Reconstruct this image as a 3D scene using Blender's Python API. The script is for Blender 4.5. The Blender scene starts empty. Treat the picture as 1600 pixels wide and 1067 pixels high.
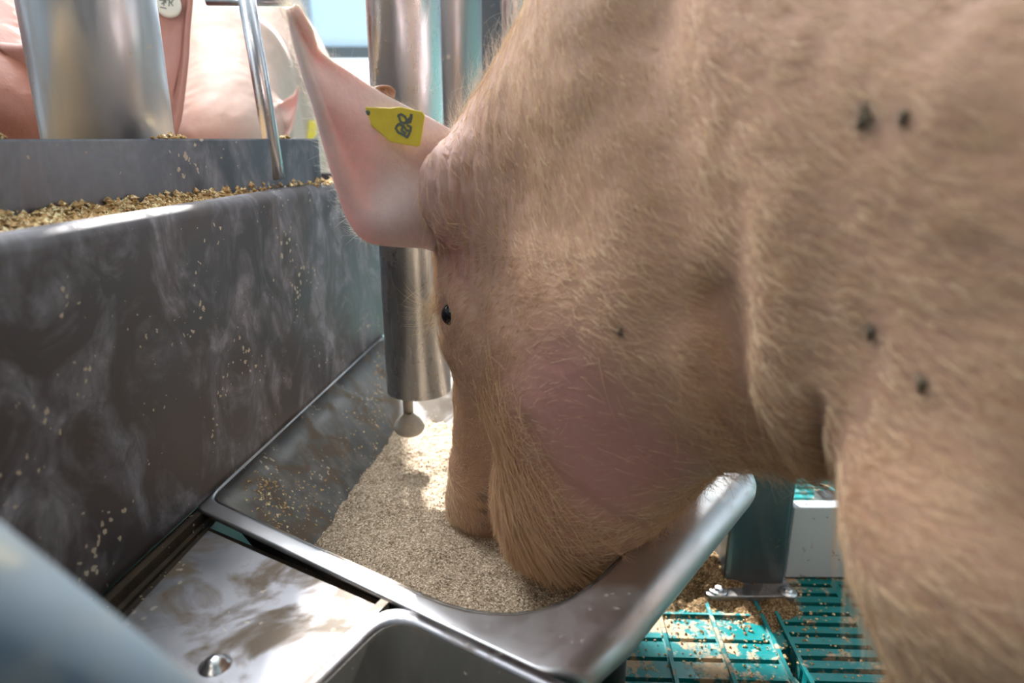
import bpy, math
import numpy as np
from mathutils import Vector, Matrix

# ------------------------------------------------------------------ camera
SC = bpy.context.scene
COL = SC.collection
F = 1067.0
CAMZ = 0.65
TH = math.radians(16.6)
CT, ST = math.cos(TH), math.sin(TH)
cam_d = bpy.data.cameras.new('camera'); cam_d.sensor_width = 36; cam_d.lens = 24.0
cam_d.clip_start = 0.01
cam_d.dof.use_dof = True; cam_d.dof.focus_distance = 0.74; cam_d.dof.aperture_fstop = 3.6
cam = bpy.data.objects.new('camera', cam_d); COL.objects.link(cam)
cam.location = (0, 0, CAMZ); cam.rotation_euler = (math.pi/2 - TH, 0, 0)
SC.camera = cam

# ------------------------------------------------------------------ world, lights, exposure
SC.view_settings.view_transform = 'Standard'; SC.view_settings.look = 'None'
SC.view_settings.gamma = 1.0; SC.view_settings.use_curve_mapping = False
SC.view_settings.exposure = -0.14
w = bpy.data.worlds.new('world'); SC.world = w; w.use_nodes = True
w.node_tree.nodes['Background'].inputs['Color'].default_value = (0.86, 0.91, 1.0, 1)
w.node_tree.nodes['Background'].inputs['Strength'].default_value = 0.20

def area(name, loc, target, sx, sy, power, color=(1, 1, 1)):
    d = bpy.data.lights.new(name, 'AREA'); d.shape = 'RECTANGLE'; d.size = sx; d.size_y = sy
    d.energy = power; d.color = color
    o = bpy.data.objects.new(name, d); COL.objects.link(o); o.location = loc
    v = Vector(target) - Vector(loc)
    o.rotation_euler = v.to_track_quat('-Z', 'Y').to_euler()
    return o
area('ceiling_lamp_light', (-0.9, 1.65, 2.55), (0.1, 0.6, 0.5), 1.8, 0.7, 135, (0.97, 0.98, 1.0))
area('back_lamp_light', (-0.90, 4.50, 2.25), (-0.1, 0.9, 0.2), 0.20, 0.20, 1250, (1.0, 0.97, 0.92))
area('near_lamp_light', (-0.7, -1.4, 2.4), (0.3, 0.4, 0.4), 1.6, 0.8, 13, (1.0, 0.88, 0.74))

# ------------------------------------------------------------------ helpers
def at(px, py, Y):
    u = (px-800)/F; v = (py-533)/F
    dy = CT - v*ST; dz = -(ST + v*CT)
    s = Y/dy
    return np.array((u*s, Y, CAMZ + dz*s))
def onz(px, py, z):
    u = (px-800)/F; v = (py-533)/F
    dy = CT - v*ST; dz = -(ST + v*CT)
    s = (z-CAMZ)/dz
    return np.array((u*s, dy*s, z))

def tag(o, label=None, cat=None, group=None, kind=None):
    if label: o['label'] = label
    if cat: o['category'] = cat
    if group: o['group'] = group
    if kind: o['kind'] = kind
    return o
def empty(name, loc, rz=0.0, **k):
    o = bpy.data.objects.new(name, None); COL.objects.link(o)
    o.empty_display_size = 0.05
    o.location = loc; o.rotation_euler = (0, 0, rz)
    o['_m'] = 1; del o['_m']
    return tag(o, **k)
def wmat(o):
    """world matrix from the parents' transforms, without a depsgraph update"""
    m = o.matrix_basis.copy() if False else Matrix.LocRotScale(o.location, o.rotation_euler, o.scale)
    return (wmat(o.parent) @ m) if o.parent else m
def mesh_obj(name, V, Fc, mat, parent=None, smooth=True, world=True):
    """one mesh object; V in world coordinates unless world=False (then in the parent's frame)"""
    V = np.asarray(V, float).reshape(-1, 3)
    if parent is not None and world:
        M = np.array(wmat(parent).inverted())
        V = V @ M[:3, :3].T + M[:3, 3]
        off = None
    if parent is None and world:
        c = V.mean(0); c[2] = V[:, 2].min(); V = V - c
    me = bpy.data.meshes.new(name)
    me.from_pydata(V.tolist(), [], [tuple(int(i) for i in f) for f in Fc])
    me.update()
    if smooth: me.polygons.foreach_set('use_smooth', [True]*len(me.polygons))
    if mat: me.materials.append(mat)
    o = bpy.data.objects.new(name, me); COL.objects.link(o)
    if parent is not None: o.parent = parent
    elif world: o.location = c
    return o
def merge(parts):
    Vs, Fs, n = [], [], 0
    for V, Fc in parts:
        V = np.asarray(V, float).reshape(-1, 3)
        Vs.append(V); Fs += [tuple(i+n for i in f) for f in Fc]; n += len(V)
    return np.vstack(Vs), Fs
def box(x0, x1, y0, y1, z0, z1):
    V = [(x, y, z) for z in (z0, z1) for y in (y0, y1) for x in (x0, x1)]
    return V, [(0,2,3,1),(4,5,7,6),(0,1,5,4),(2,6,7,3),(0,4,6,2),(1,3,7,5)]
def grid_faces(n, m, closed_m=False, closed_n=False):
    Fc = []
    for i in range(n if closed_n else n-1):
        for j in range(m if closed_m else m-1):
            a = i*m+j; b = i*m+(j+1) % m; c = ((i+1) % n)*m+(j+1) % m; d = ((i+1) % n)*m+j
            Fc.append((a, b, c, d))
    return Fc
def tube(p0, p1, r, seg=48, r1=None, wall=None, cap=True):
    p0, p1 = np.array(p0, float), np.array(p1, float); r1 = r if r1 is None else r1
    ax = (p1-p0)/np.linalg.norm(p1-p0)
    e = np.array((1, 0, 0)) if abs(ax[0]) < .8 else np.array((0, 1, 0))
    u = np.cross(ax, e); u /= np.linalg.norm(u); v = np.cross(ax, u)
    th = np.arange(seg)*2*math.pi/seg
    ring = np.outer(np.cos(th), u) + np.outer(np.sin(th), v)
    if wall is None:
        V = np.vstack([p0+ring*r, p1+ring*r1]); Fc = grid_faces(2, seg, True)
        if cap: Fc += [tuple(range(seg))[::-1], tuple(range(seg, 2*seg))]
        return V, Fc
    V = np.vstack([p0+ring*r, p1+ring*r1, p1+ring*(r1-wall), p0+ring*(r-wall)])
    return V, grid_faces(4, seg, True, True)
def lathe(prof, centre, seg=40, axis=(0, 0, 1)):
    ax = np.array(axis, float); ax /= np.linalg.norm(ax)
    e = np.array((1, 0, 0)) if abs(ax[0]) < .8 else np.array((0, 1, 0))
    u = np.cross(ax, e); u /= np.linalg.norm(u); v = np.cross(ax, u)
    th = np.arange(seg)*2*math.pi/seg
    ring = np.outer(np.cos(th), u) + np.outer(np.sin(th), v)
    V = np.vstack([np.array(centre)+ring*max(r, 1e-5)+ax*h for r, h in prof])
    Fc = grid_faces(len(prof), seg, True)
    return V, Fc
def prism(poly, z0, z1):
    n = len(poly)
    V = [(x, y, z0) for x, y in poly] + [(x, y, z1) for x, y in poly]
    return V, [tuple(range(n))[::-1], tuple(range(n, 2*n))] + [(i, (i+1) % n, (i+1) % n+n, i+n) for i in range(n)]
def bevel(o, wdt, seg=2):
    m = o.modifiers.new('bevel', 'BEVEL'); m.width = wdt; m.segments = seg; m.limit_method = 'ANGLE'; m.angle_limit = math.radians(35)
    return o
def sweep(path, profile, closed=False):
    """horizontal path (x,y,z); profile of (out, up), out = to the right of travel"""
    path = np.array(path, float); n = len(path)
    V = []
    for i in range(n):
        a = path[i-1] if (i > 0 or closed) else path[i]
        b = path[(i+1) % n] if (i < n-1 or closed) else path[i]
        t = (b-a)[:2]; t /= np.linalg.norm(t) + 1e-12
        out = np.array((t[1], -t[0], 0))
        for o_, u_ in (profile(i) if callable(profile) else profile):
            V.append(path[i] + out*o_ + np.array((0, 0, u_)))
    m = len(profile(0) if callable(profile) else profile)
    return V, grid_faces(n, m, False, closed)
def round_poly(pts, rads, seg=8):
    out = []
    n = len(pts)
    for i in range(n):
        p = np.array(pts[i], float); a = np.array(pts[i-1], float); b = np.array(pts[(i+1) % n], float); r = rads[i]
        if r <= 0: out.append(p); continue
        u = (a-p)/np.linalg.norm(a-p); v = (b-p)/np.linalg.norm(b-p)
        for t in np.linspace(0, 1, seg):
            q = (1-t)**2*(p+u*r) + 2*t*(1-t)*p + t*t*(p+v*r)
            out.append(q)
    return out
def vnoise(P, scale, seed=0, octaves=3):
    """smooth value noise at points P, about -1..1"""
    P = np.asarray(P)*scale; r = np.zeros(len(P)); amp = 1.0
    for o_ in range(octaves):
        Q = P*(2**o_) + seed*17.13; I = np.floor(Q).astype(np.int64); f = Q-I; f = f*f*(3-2*f)
        acc = 0
        for dx in (0, 1):
            for dy in (0, 1):
                for dz in (0, 1):
                    h = ((I[:, 0]+dx)*73856093) ^ ((I[:, 1]+dy)*19349663) ^ ((I[:, 2]+dz)*83492791)
                    h = (h ^ (h >> 13))*1274126177 & 0x7fffffff
                    val = (h % 10007)/10007.0*2-1
                    acc = acc + val*(f[:, 0] if dx else 1-f[:, 0])*(f[:, 1] if dy else 1-f[:, 1])*(f[:, 2] if dz else 1-f[:, 2])
        r += acc*amp; amp *= .5
    return r

# ------------------------------------------------------------------ materials
def newmat(name):
    m = bpy.data.materials.new(name); m.use_nodes = True
    nt = m.node_tree; b = nt.nodes['Principled BSDF']
    return m, nt, b
def nd(nt, typ, **k):
    n = nt.nodes.new(typ)
    for a, v in k.items():
        if a.startswith('i_'): n.inputs[a[2:].replace('_', ' ')].default_value = v
        else: setattr(n, a, v)
    return n
def coords(nt, scale=(1, 1, 1), kind='Object', rot=(0, 0, 0)):
    t = nd(nt, 'ShaderNodeTexCoord'); mp = nd(nt, 'ShaderNodeMapping')
    mp.inputs['Scale'].default_value = scale; mp.inputs['Rotation'].default_value = rot
    nt.links.new(t.outputs[kind], mp.inputs['Vector']); return mp.outputs['Vector']
def noise(nt, vec, scale, detail=4, rough=.55, dist=0.0):
    n = nd(nt, 'ShaderNodeTexNoise'); n.inputs['Scale'].default_value = scale; n.inputs['Detail'].default_value = detail
    n.inputs['Roughness'].default_value = rough; n.inputs['Distortion'].default_value = dist
    nt.links.new(vec, n.inputs['Vector']); return n.outputs['Fac']
def ramp(nt, fac, stops, interp='LINEAR'):
    r = nd(nt, 'ShaderNodeValToRGB'); r.color_ramp.interpolation = interp
    el = r.color_ramp.elements
    while len(el) < len(stops): el.new(0.5)
    for e, (p, c) in zip(el, stops):
        e.position = p; e.color = (c, c, c, 1) if isinstance(c, (int, float)) else (*c, 1)
    nt.links.new(fac, r.inputs['Fac']); return r.outputs['Color']
def mix(nt, fac, a, b, mode='MIX'):
    n = nd(nt, 'ShaderNodeMix', data_type='RGBA', blend_type=mode)
    for sock, v in ((n.inputs[0], fac), (n.inputs[6], a), (n.inputs[7], b)):
        if hasattr(v, 'links'): nt.links.new(v, sock)
        elif isinstance(v, (int, float)): sock.default_value = v
        else: sock.default_value = (*v, 1)
    return n.outputs[2]
def math_(nt, op, a, b=0.0):
    n = nd(nt, 'ShaderNodeMath', operation=op)
    for i, v in enumerate((a, b)):
        if hasattr(v, 'links'): nt.links.new(v, n.inputs[i])
        else: n.inputs[i].default_value = v
    return n.outputs[0]
def bump(nt, b, h, strength=.3, dist=.002):
    n = nd(nt, 'ShaderNodeBump'); n.inputs['Strength'].default_value = strength; n.inputs['Distance'].default_value = dist
    nt.links.new(h, n.inputs['Height']); nt.links.new(n.outputs['Normal'], b.inputs['Normal'])
L = lambda nt, a, b: nt.links.new(a, b)

def steel(name, base=(.42, .42, .44), rough=.3, smear=.5, smear_col=(.45, .44, .45), specks=.5, speck_col=(.42, .33, .22),
          speck_scale=55, brown=0.0, stretch=(1, 1, .35), metallic=1.0, brown_scale=9):
    m, nt, b = newmat(name)
    v = coords(nt, (1, 1, 1)); vs = coords(nt, stretch)
    n1 = noise(nt, vs, 11, 8, .62, 1.6); n2 = noise(nt, vs, 38, 5, .65, .8)
    sm = ramp(nt, n1, ((.44, 0), (.60, 1))); sm2 = ramp(nt, n2, ((.35, 0.15), (.7, 1)))
    fac = math_(nt, 'MULTIPLY', math_(nt, 'MULTIPLY', sm, sm2), smear)
    col = mix(nt, fac, base, smear_col)
    met = math_(nt, 'SUBTRACT', metallic, fac)
    rg = math_(nt, 'ADD', math_(nt, 'MULTIPLY', fac, .5), rough)
    if brown > 0:
        bn = ramp(nt, noise(nt, v, brown_scale, 7, .6, .6), ((.50, 0), (.60, 1)))
        bf = math_(nt, 'MULTIPLY', bn, brown)
        col = mix(nt, bf, col, (.13, .088, .05)); met = math_(nt, 'SUBTRACT', met, bf); rg = math_(nt, 'ADD', rg, math_(nt, 'MULTIPLY', bf, .3))
    vo = nd(nt, 'ShaderNodeTexVoronoi'); vo.inputs['Scale'].default_value = speck_scale; vo.inputs['Randomness'].default_value = 1
    wn = nd(nt, 'ShaderNodeTexNoise'); wn.inputs['Scale'].default_value = speck_scale*1.6; L(nt, v, wn.inputs['Vector'])
    wv = nd(nt, 'ShaderNodeMix', data_type='VECTOR'); wv.inputs[0].default_value = .9/speck_scale; L(nt, v, wv.inputs[4]); L(nt, wn.outputs['Color'], wv.inputs[5])
    L(nt, wv.outputs[1], vo.inputs['Vector'])
    sz = noise(nt, v, 14, 3)
    th = math_(nt, 'MULTIPLY', ramp(nt, sz, ((.46, 0), (.76, 1))), .36)
    sp = math_(nt, 'MULTIPLY', math_(nt, 'LESS_THAN', vo.outputs['Distance'], th), specks)
    spc = mix(nt, noise(nt, v, 90, 2), speck_col, (.80, .70, .54))
    col = mix(nt, sp, col, spc)
    met = math_(nt, 'MAXIMUM', math_(nt, 'SUBTRACT', met, math_(nt, 'MULTIPLY', sp, 1.0)), 0)
    rg = math_(nt, 'MINIMUM', math_(nt, 'ADD', rg, math_(nt, 'MULTIPLY', sp, .5)), .9)
    L(nt, col, b.inputs['Base Color']); L(nt, met, b.inputs['Metallic']); L(nt, rg, b.inputs['Roughness'])
    h = math_(nt, 'ADD', math_(nt, 'MULTIPLY', n2, .25), sp)
    bump(nt, b, h, .25, .0005)
    return m

M = {}
M['panel'] = steel('worn_dark_steel', (.15, .142, .148), .54, 1.0, (.38, .375, .41), .95, speck_scale=100, brown=.22, stretch=(1, 1, .75))
M['bar'] = steel('scuffed_bar_steel', (.16, .17, .19), .40, .9, (.33, .35, .39), .8, speck_scale=80, stretch=(1, 1, .6))
M['rim'] = steel('polished_rim_steel', (.62, .62, .64), .36, .2, (.55, .56, .58), .25, speck_scale=90, brown=.05)
M['inner'] = steel('crusted_bowl_steel', (.15, .145, .14), .45, .5, (.40, .37, .33), .8, speck_scale=130, brown=.75, stretch=(1, 1, .4), brown_scale=22)
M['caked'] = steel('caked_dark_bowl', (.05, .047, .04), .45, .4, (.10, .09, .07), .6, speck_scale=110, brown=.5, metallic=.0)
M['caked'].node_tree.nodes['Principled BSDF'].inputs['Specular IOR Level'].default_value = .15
M['plate'] = steel('stained_plate_steel', (.25, .25, .27), .42, .3, (.36, .36, .37), .5, speck_scale=75, brown=.9, stretch=(1, 1, 1), brown_scale=13)
M['pipe'] = steel('galvanized_pipe_steel', (.66, .68, .73), .26, .25, (.42, .40, .38), .95, (.22, .15, .08), 52, .12, (1, 1, .25))
M['pipe_dark'] = steel('grimy_pipe_steel', (.42, .43, .46), .28, .35, (.28, .27, .26), .5, (.30, .22, .13), 70, .10, (1, 1, .2))
M['wide'] = steel('scratched_wide_tube_steel', (.62, .66, .72), .30, .7, (.50, .51, .53), .6, (.30, .25, .2), 60, .05, (1, 1, .2), .75)
M['post'] = steel('dark_post_steel', (.13, .15, .165), .38, .35, (.2, .21, .22), .25, speck_scale=70, brown=.15)
M['bolt'] = steel('bright_bolt_steel', (.75, .75, .76), .25, .1, (.7, .7, .7), .3, speck_scale=200)
M['base'] = steel('base_plate_steel', (.40, .40, .42), .3, .2, (.5, .48, .45), .6, speck_scale=120, brown=.5, brown_scale=30)
M['grime'] = steel('rusty_grime', (.035, .024, .016), .8, .6, (.13, .08, .045), .8, (.32, .20, .10), 150, .4, metallic=.0)
M['gate'] = steel('foreground_galvanized_steel', (.035, .055, .075), .8, .9, (.13, .125, .10), .6, speck_scale=40, metallic=0.0)
M['gate'].node_tree.nodes['Principled BSDF'].inputs['Specular IOR Level'].default_value = .12

def nd_sep(nt, col):
    n = nd(nt, 'ShaderNodeSeparateColor'); nt.links.new(col, n.inputs[0]); return n.outputs[0]
def mat_feed(name, c0, c1, c2, sc=420, disp=.0015):
    m, nt, b = newmat(name); v = coords(nt)
    n = noise(nt, v, sc, 4, .7); n2 = noise(nt, v, 40, 5, .6); n3 = noise(nt, v, sc*.45, 3, .6)
    c = ramp(nt, n, ((.30, c0), (.5, c1), (.68, c2)))
    c = mix(nt, ramp(nt, n2, ((.4, .0), (.75, .45))), c, c0)
    vo = nd(nt, 'ShaderNodeTexVoronoi'); vo.inputs['Scale'].default_value = sc*1.7; L(nt, v, vo.inputs['Vector'])
    c = mix(nt, math_(nt, 'MULTIPLY', math_(nt, 'GREATER_THAN', nd_sep(nt, vo.outputs['Color']), .80), .75), c, tuple(x*.45 for x in c0))
    c = mix(nt, math_(nt, 'MULTIPLY', math_(nt, 'LESS_THAN', nd_sep(nt, vo.outputs['Color']), .16), .8), c, tuple(min(1, x*1.25) for x in c2))
    L(nt, c, b.inputs['Base Color']); b.inputs['Roughness'].default_value = .9
    b.inputs['Specular IOR Level'].default_value = .2
    bump(nt, b, math_(nt, 'ADD', n, math_(nt, 'MULTIPLY', n3, 1.5)), .9, disp)
    return m
M['feed'] = mat_feed('ground_meal_feed', (.24, .165, .105), (.47, .36, .25), (.72, .61, .47))
M['spill'] = mat_feed('damp_spilled_feed', (.09, .05, .02), (.25, .155, .07), (.45, .32, .18), 330, .003)
M['crumb'] = mat_feed('golden_feed_crumb', (.34, .19, .07), (.66, .44, .20), (.90, .74, .48), 200)

def mat_teal():
    m, nt, b = newmat('teal_slat_plastic'); v = coords(nt)
    n = noise(nt, v, 16, 8, .65, .4); n2 = noise(nt, v, 90, 5, .7); n3 = noise(nt, coords(nt, (1, 6, 1)), 60, 6, .7)
    c = mix(nt, n2, (.0, .17, .18), (.003, .25, .26))
    c = mix(nt, math_(nt, 'MULTIPLY', ramp(nt, n3, ((.5, 0), (.75, 1))), .35), c, (.20, .30, .30))
    d = ramp(nt, math_(nt, 'ADD', math_(nt, 'MULTIPLY', n, .75), math_(nt, 'MULTIPLY', n2, .3)), ((.54, 0), (.585, 1)))
    c = mix(nt, d, c, mix(nt, n2, (.30, .20, .11), (.66, .52, .36)))
    L(nt, c, b.inputs['Base Color'])
    L(nt, math_(nt, 'ADD', math_(nt, 'MULTIPLY', d, .5), .33), b.inputs['Roughness'])
    bump(nt, b, math_(nt, 'ADD', d, math_(nt, 'MULTIPLY', n2, .3)), .5, .0015)
    return m
M['teal'] = mat_teal()

def mat_skin(name, hue=(1, 1, 1), sss=.14, pale=0):
    m, nt, b = newmat(name)
    at_ = nd(nt, 'ShaderNodeVertexColor'); at_.layer_name = 'coat'
    v = coords(nt)
    n = noise(nt, v, 24, 6, .6); n2 = noise(nt, v, 160, 4, .6)
    c = mix(nt, ramp(nt, n, ((.3, 0), (.7, .35))), at_.outputs['Color'], (.50, .27, .20))
    c = mix(nt, .12, c, mix(nt, n2, (.35, .18, .12), (.95, .8, .7)), 'MIX')
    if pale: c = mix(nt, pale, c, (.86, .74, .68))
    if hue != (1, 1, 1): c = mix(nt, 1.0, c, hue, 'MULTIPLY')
    L(nt, c, b.inputs['Base Color'])
    b.inputs['Roughness'].default_value = .55
    b.inputs['Subsurface Weight'].default_value = sss
    b.inputs['Subsurface Radius'].default_value = (.012, .004, .002)
    b.inputs['Subsurface Scale'].default_value = 1.0
    bump(nt, b, math_(nt, 'ADD', n2, n), .4, .0015)
    return m
M['skin'] = mat_skin('pig_skin')
M['skin_back'] = mat_skin('ruddy_pig_skin', (.44, .25, .20), 0)  # skin colour multiplied darker and redder
M['skin_pale'] = mat_skin('pale_pig_skin', (.66, .60, .57), .1, .6)

def mat_plain(name, col, rough=.5, metallic=0, emis=0, var=.15, scale=30):
    m, nt, b = newmat(name); v = coords(nt)
    n = noise(nt, v, scale, 5, .6)
    c = mix(nt, n, tuple(x*(1-var) for x in col), tuple(min(1, x*(1+var)) for x in col))
    L(nt, c, b.inputs['Base Color']); b.inputs['Roughness'].default_value = rough; b.inputs['Metallic'].default_value = metallic
    if emis:
        b.inputs['Emission Color'].default_value = (*col, 1); b.inputs['Emission Strength'].default_value = emis
    return m
def mat_hair(name, col, col2):
    m, nt, b = newmat(name)
    info = nd(nt, 'ShaderNodeHairInfo')
    c = mix(nt, info.outputs['Random'], col, col2)
    L(nt, c, b.inputs['Base Color']); b.inputs['Roughness'].default_value = .45
    b.inputs['Specular IOR Level'].default_value = .4
    b.inputs['Transmission Weight'].default_value = 0.0
    return m
M['hair'] = mat_hair('pale_bristle', (.64, .41, .21), (1.0, .82, .56))
M['hair_white'] = mat_hair('white_bristle', (.80, .72, .60), (.98, .95, .88))
M['hair_gold'] = mat_hair('golden_bristle', (.56, .32, .16), (.88, .60, .38))
M['yellow'] = mat_plain('yellow_tag_plastic', (1.0, .74, .08), .35, var=.18, scale=90)
M['ink'] = mat_plain('grey_ink', (.16, .19, .16), .6)
M['brown_disc'] = mat_plain('brown_tag_rubber', (.40, .19, .10), .5)
M['cream'] = mat_plain('cream_tag_plastic', (.62, .60, .52), .4)
M['eye'] = mat_plain('dark_eye', (.012, .01, .012), .08)
M['nail'] = mat_plain('hoof_horn', (.16, .11, .07), .5)
M['nostril'] = mat_plain('snout_skin', (.30, .20, .20), .6)
M['dusty'] = mat_plain('meal_dusted_metal', (.42, .40, .35), .7, var=.3, scale=120)
M['mud'] = mat_plain('dried_mud', (.15, .115, .075), .9, var=.4, scale=300)
M['white'] = mat_plain('pale_board_plastic', (.56, .63, .68), .45, var=.05)
def dirty_board():
    m, nt, b = newmat('speckled_board_plastic'); v = coords(nt)
    n = noise(nt, v, 60, 5, .7); d = ramp(nt, n, ((.62, 0), (.66, 1)))
    c = mix(nt, d, (.55, .63, .68), (.16, .10, .05)); L(nt, c, b.inputs['Base Color']); b.inputs['Roughness'].default_value = .45
    return m
M['board'] = dirty_board()
M['wall'] = mat_plain('blue_white_wall', (.52, .62, .70), .6, var=.06, scale=3)
M['ceil'] = mat_plain('ceiling_panel', (.60, .66, .70), .7, var=.05, scale=3)
M['dark'] = mat_plain('pit_dark', (.02, .02, .018), .9)
M['beam'] = mat_plain('grey_beam', (.17, .20, .22), .6)
M['window'] = mat_plain('hazy_window_daylight', (.50, .68, .82), .4, emis=.75, var=.0)
M['window_low'] = mat_plain('bright_window_daylight', (.85, .95, 1.0), .4, emis=2.2, var=.0)
M['lampglow'] = mat_plain('lamp_diffuser', (1.0, 1.0, 1.0), .4, emis=6.0, var=.0)

# ------------------------------------------------------------------ barn shell
def struct(name, parts, mat, sm=False):
    V, Fc = merge(parts); o = mesh_obj(name, V, Fc, mat, smooth=sm); o['kind'] = 'structure'; return o
struct('wall_back', [box(-5, -1.62, 6, 6.12, -.6, 3.2), box(-1.62, 5, 6, 6.12, 1.9, 3.2), box(-1.62, 5, 6, 6.12, -.6, 1.0)], M['wall'])
struct('wall_left', [box(-5.12, -5, -4, 6.12, -.6, 3.2)], M['wall'])
struct('wall_right', [box(5, 5.12, -4, 6.12, -.6, 3.2)], M['wall'])
struct('ceiling', [box(-5.12, 5.12, -4, 6.12, 3.2, 3.3)], M['ceil'])
struct('window_1', [box(-1.62, 5, 6.05, 6.07, 1.3, 1.9)], M['window'])
struct('window_2', [box(-1.62, 5, 6.05, 6.07, 1.0, 1.3)], M['window_low'])
struct('trim_1', [box(-1.62, 5, 5.97, 6.03, 1.27, 1.36)], M['beam'])
struct('trim_2', [box(-5, 5, 4.6, 4.75, 2.15, 2.32)], M['beam'])
for i, (x, y, lx, ly) in enumerate(((-1.4, 3.6, 1.5, .22), (1.2, 3.6, 1.5, .22), (-.90, 4.50, .3, .3), (-0.9, 1.65, 1.8, .7), (-0.7, -1.4, 1.6, .8))):
    z = 2.62 if i > 2 else (2.33 if i == 2 else 2.9)
    lab = ('long glowing ceiling lamp over the far left of the pens', 'long glowing ceiling lamp over the far right of the pens',
           'small square ceiling lamp hanging far behind the hopper', 'wide glowing lamp above the pigs beyond the hopper',
           'wide glowing lamp above and behind the feeding station')[i]
    t = empty('ceiling_lamp', (x, y, z), label=lab, cat='lamp')
    V, Fc = merge([box(x-lx/2-.03, x+lx/2+.03, y-ly/2-.03, y+ly/2+.03, z, z+.06), tube((x, y, z+.06), (x, y, 3.2), .008, 10)])
    mesh_obj('housing', V, Fc, M['white'], t, smooth=False)
    V, Fc = box(x-lx/2, x+lx/2, y-ly/2, y+ly/2, z-.006, z+.001)
    if i not in (2, 3, 4): mesh_obj('diffuser', V, Fc, M['lampglow'], t, smooth=False)

# ------------------------------------------------------------------ floor of teal plastic slats
def rotp(V, c, ang):
    V = np.asarray(V, float); ca, sa = math.cos(ang), math.sin(ang); W = V.copy()
    W[:, 0] = c[0]+(V[:, 0])*ca-(V[:, 1])*sa; W[:, 1] = c[1]+V[:, 0]*sa+V[:, 1]*ca
    return W
FC = onz(1216, 1000, 0.0)       # joint between the closed and open tile fields
fa = math.radians(-2.0)
def fl(parts):
    V, Fc = merge(parts); return rotp(V, (FC[0], FC[1]), fa), Fc
PW = 0.072; RP = 0.030          # rib spacing, slot row pitch
floor_parts = []
def bars(x0, x1, y0, y1, slots, z0=-.03, z1=0.0):
    """solid field with narrow slots: slots = list of (ya, yb) fully across between x0 and x1"""
    ys = y0
    for a, b in slots:
        floor_parts.append(box(x0, x1, ys, a, z0, z1)); ys = b
    floor_parts.append(box(x0, x1, ys, y1, z0, z1))
# left field: wide slats with slots at every second row, ribs
X0 = -.004
nxl = 24
for c in range(nxl):
    xa = X0-(c+1)*PW; xb = X0-c*PW
    floor_parts.append(box(xb-.008, xb, -1.0, 2.4, -.03, 0.0))
    k0 = int(-1.0/.036); sl = []
    yy = -1.0+.02
    while yy < 2.38:
        r = int(round((yy+.044)/.036))
        if not (0.028 < yy < .09): sl.append((yy, yy+.0075))
        yy += .036
    bars(xa, xb-.008, -1.0, 2.4, sl)
# right field
XR = .012
for c in range(22):
    xa = XR+c*.12; xb = xa+.12
    floor_parts.append(box(xb-.012, xb, -1.0, 2.4, -.03, 0.0))
    sl = []; yy = -1.0+.005
    while yy < 2.38:
        sl.append((yy, yy+.0085)); yy += .0218
    bars(xa, xb-.012, -1.0, 2.4, sl)
# ribs standing on the left field and beside the joint
for c in range(0, nxl):
    xx = X0-c*PW; floor_parts.append(box(xx-.0065, xx-.0015, -1.0, 2.4, 0.0, .005))
floor_parts.append(box(XR, XR+.005, -1.0, 2.4, 0.0, .005))
floor_parts.append(box(X0-nxl*PW, X0-.004, .044, .048, 0.0, .004))
# dovetail tongues in the joint
for k in range(-8, 18):
    y = k*.13-.02
    V, Fc = prism([(X0, y), (XR-.001, y+.012), (XR-.001, y+.05), (X0+.003, y+.085), (X0, y+.085)], -.03, -.001)
    floor_parts.append((V, Fc))
V, Fc = fl(floor_parts)
o = mesh_obj('floor', V, Fc, M['teal'], smooth=False); o['kind'] = 'structure'
struct('floor_pit', [box(-5, 5, -4, 6, -.62, -.6)], M['dark'])
struct('floor_concrete', [box(-5, FC[0]-1.75, -4, 6, -.2, -.001), box(FC[0]+2.75, 5, -4, 6, -.2, -.001), box(FC[0]-1.75, FC[0]+2.75, FC[1]+2.45, 6, -.2, -.001)], M['beam'])

# ------------------------------------------------------------------ trough
ZR = .28
A = onz(309, 791, ZR)[:2]; B = onz(868, 1053, ZR)[:2]; C = onz(1146, 748, ZR)[:2]; C = C+(C-B)*.10
Bc = B
E_ = np.array((.22, 1.17)); F_ = onz(599, 522, ZR)[:2]
outer = [A, B, C, E_, F_]
def inset(poly, ds):
    n = len(poly); out = []
    L2 = []
    for i in range(n):
        p, q = np.array(poly[i]), np.array(poly[(i+1) % n]); t = (q-p)/np.linalg.norm(q-p)
        nn = np.array((-t[1], t[0])); L2.append((p+nn*ds[i], t))
    for i in range(n):
        p, t = L2[i-1]; q, s = L2[i]
        Mx = np.array([[t[0], -s[0]], [t[1], -s[1]]]); k = np.linalg.solve(Mx, q-p); out.append(p+t*k[0])
    return out
# edges: A-B near flange, B-C right rolled rim, C-E, E-F back, F-A left under the hopper panel
inner = inset(outer, [.017, .030, .018, .012, .003])
lower = inset(outer, [.035, .055, .05, .36, .17])
ir = round_poly(inner, [.02, .110, .03, .05, .05], 10)
orr = round_poly(outer, [.010, .022, .03, .03, .03], 10)
lr = round_poly(lower, [.05, .06, .05, .05, .06], 10)
def dens(p1, p2, k=6):
    a, b = [], []
    m_ = len(p1)
    for i in range(m_):
        q, r = np.array(p1[i]), np.array(p1[(i+1) % m_]); q2, r2 = np.array(p2[i]), np.array(p2[(i+1) % m_])
        kk = k if np.linalg.norm(r2-q2) > .04 or np.linalg.norm(r-q) > .04 else 1
        for j in range(kk): a.append(q+(r-q)*j/kk); b.append(q2+(r2-q2)*j/kk)
    return a, b
ir0, orr0 = ir, orr
ir, orr = dens(ir0, orr0); _, lr = dens(orr0 if False else ir0, lr) if False else (None, dens(ir0, lr)[1])
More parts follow.
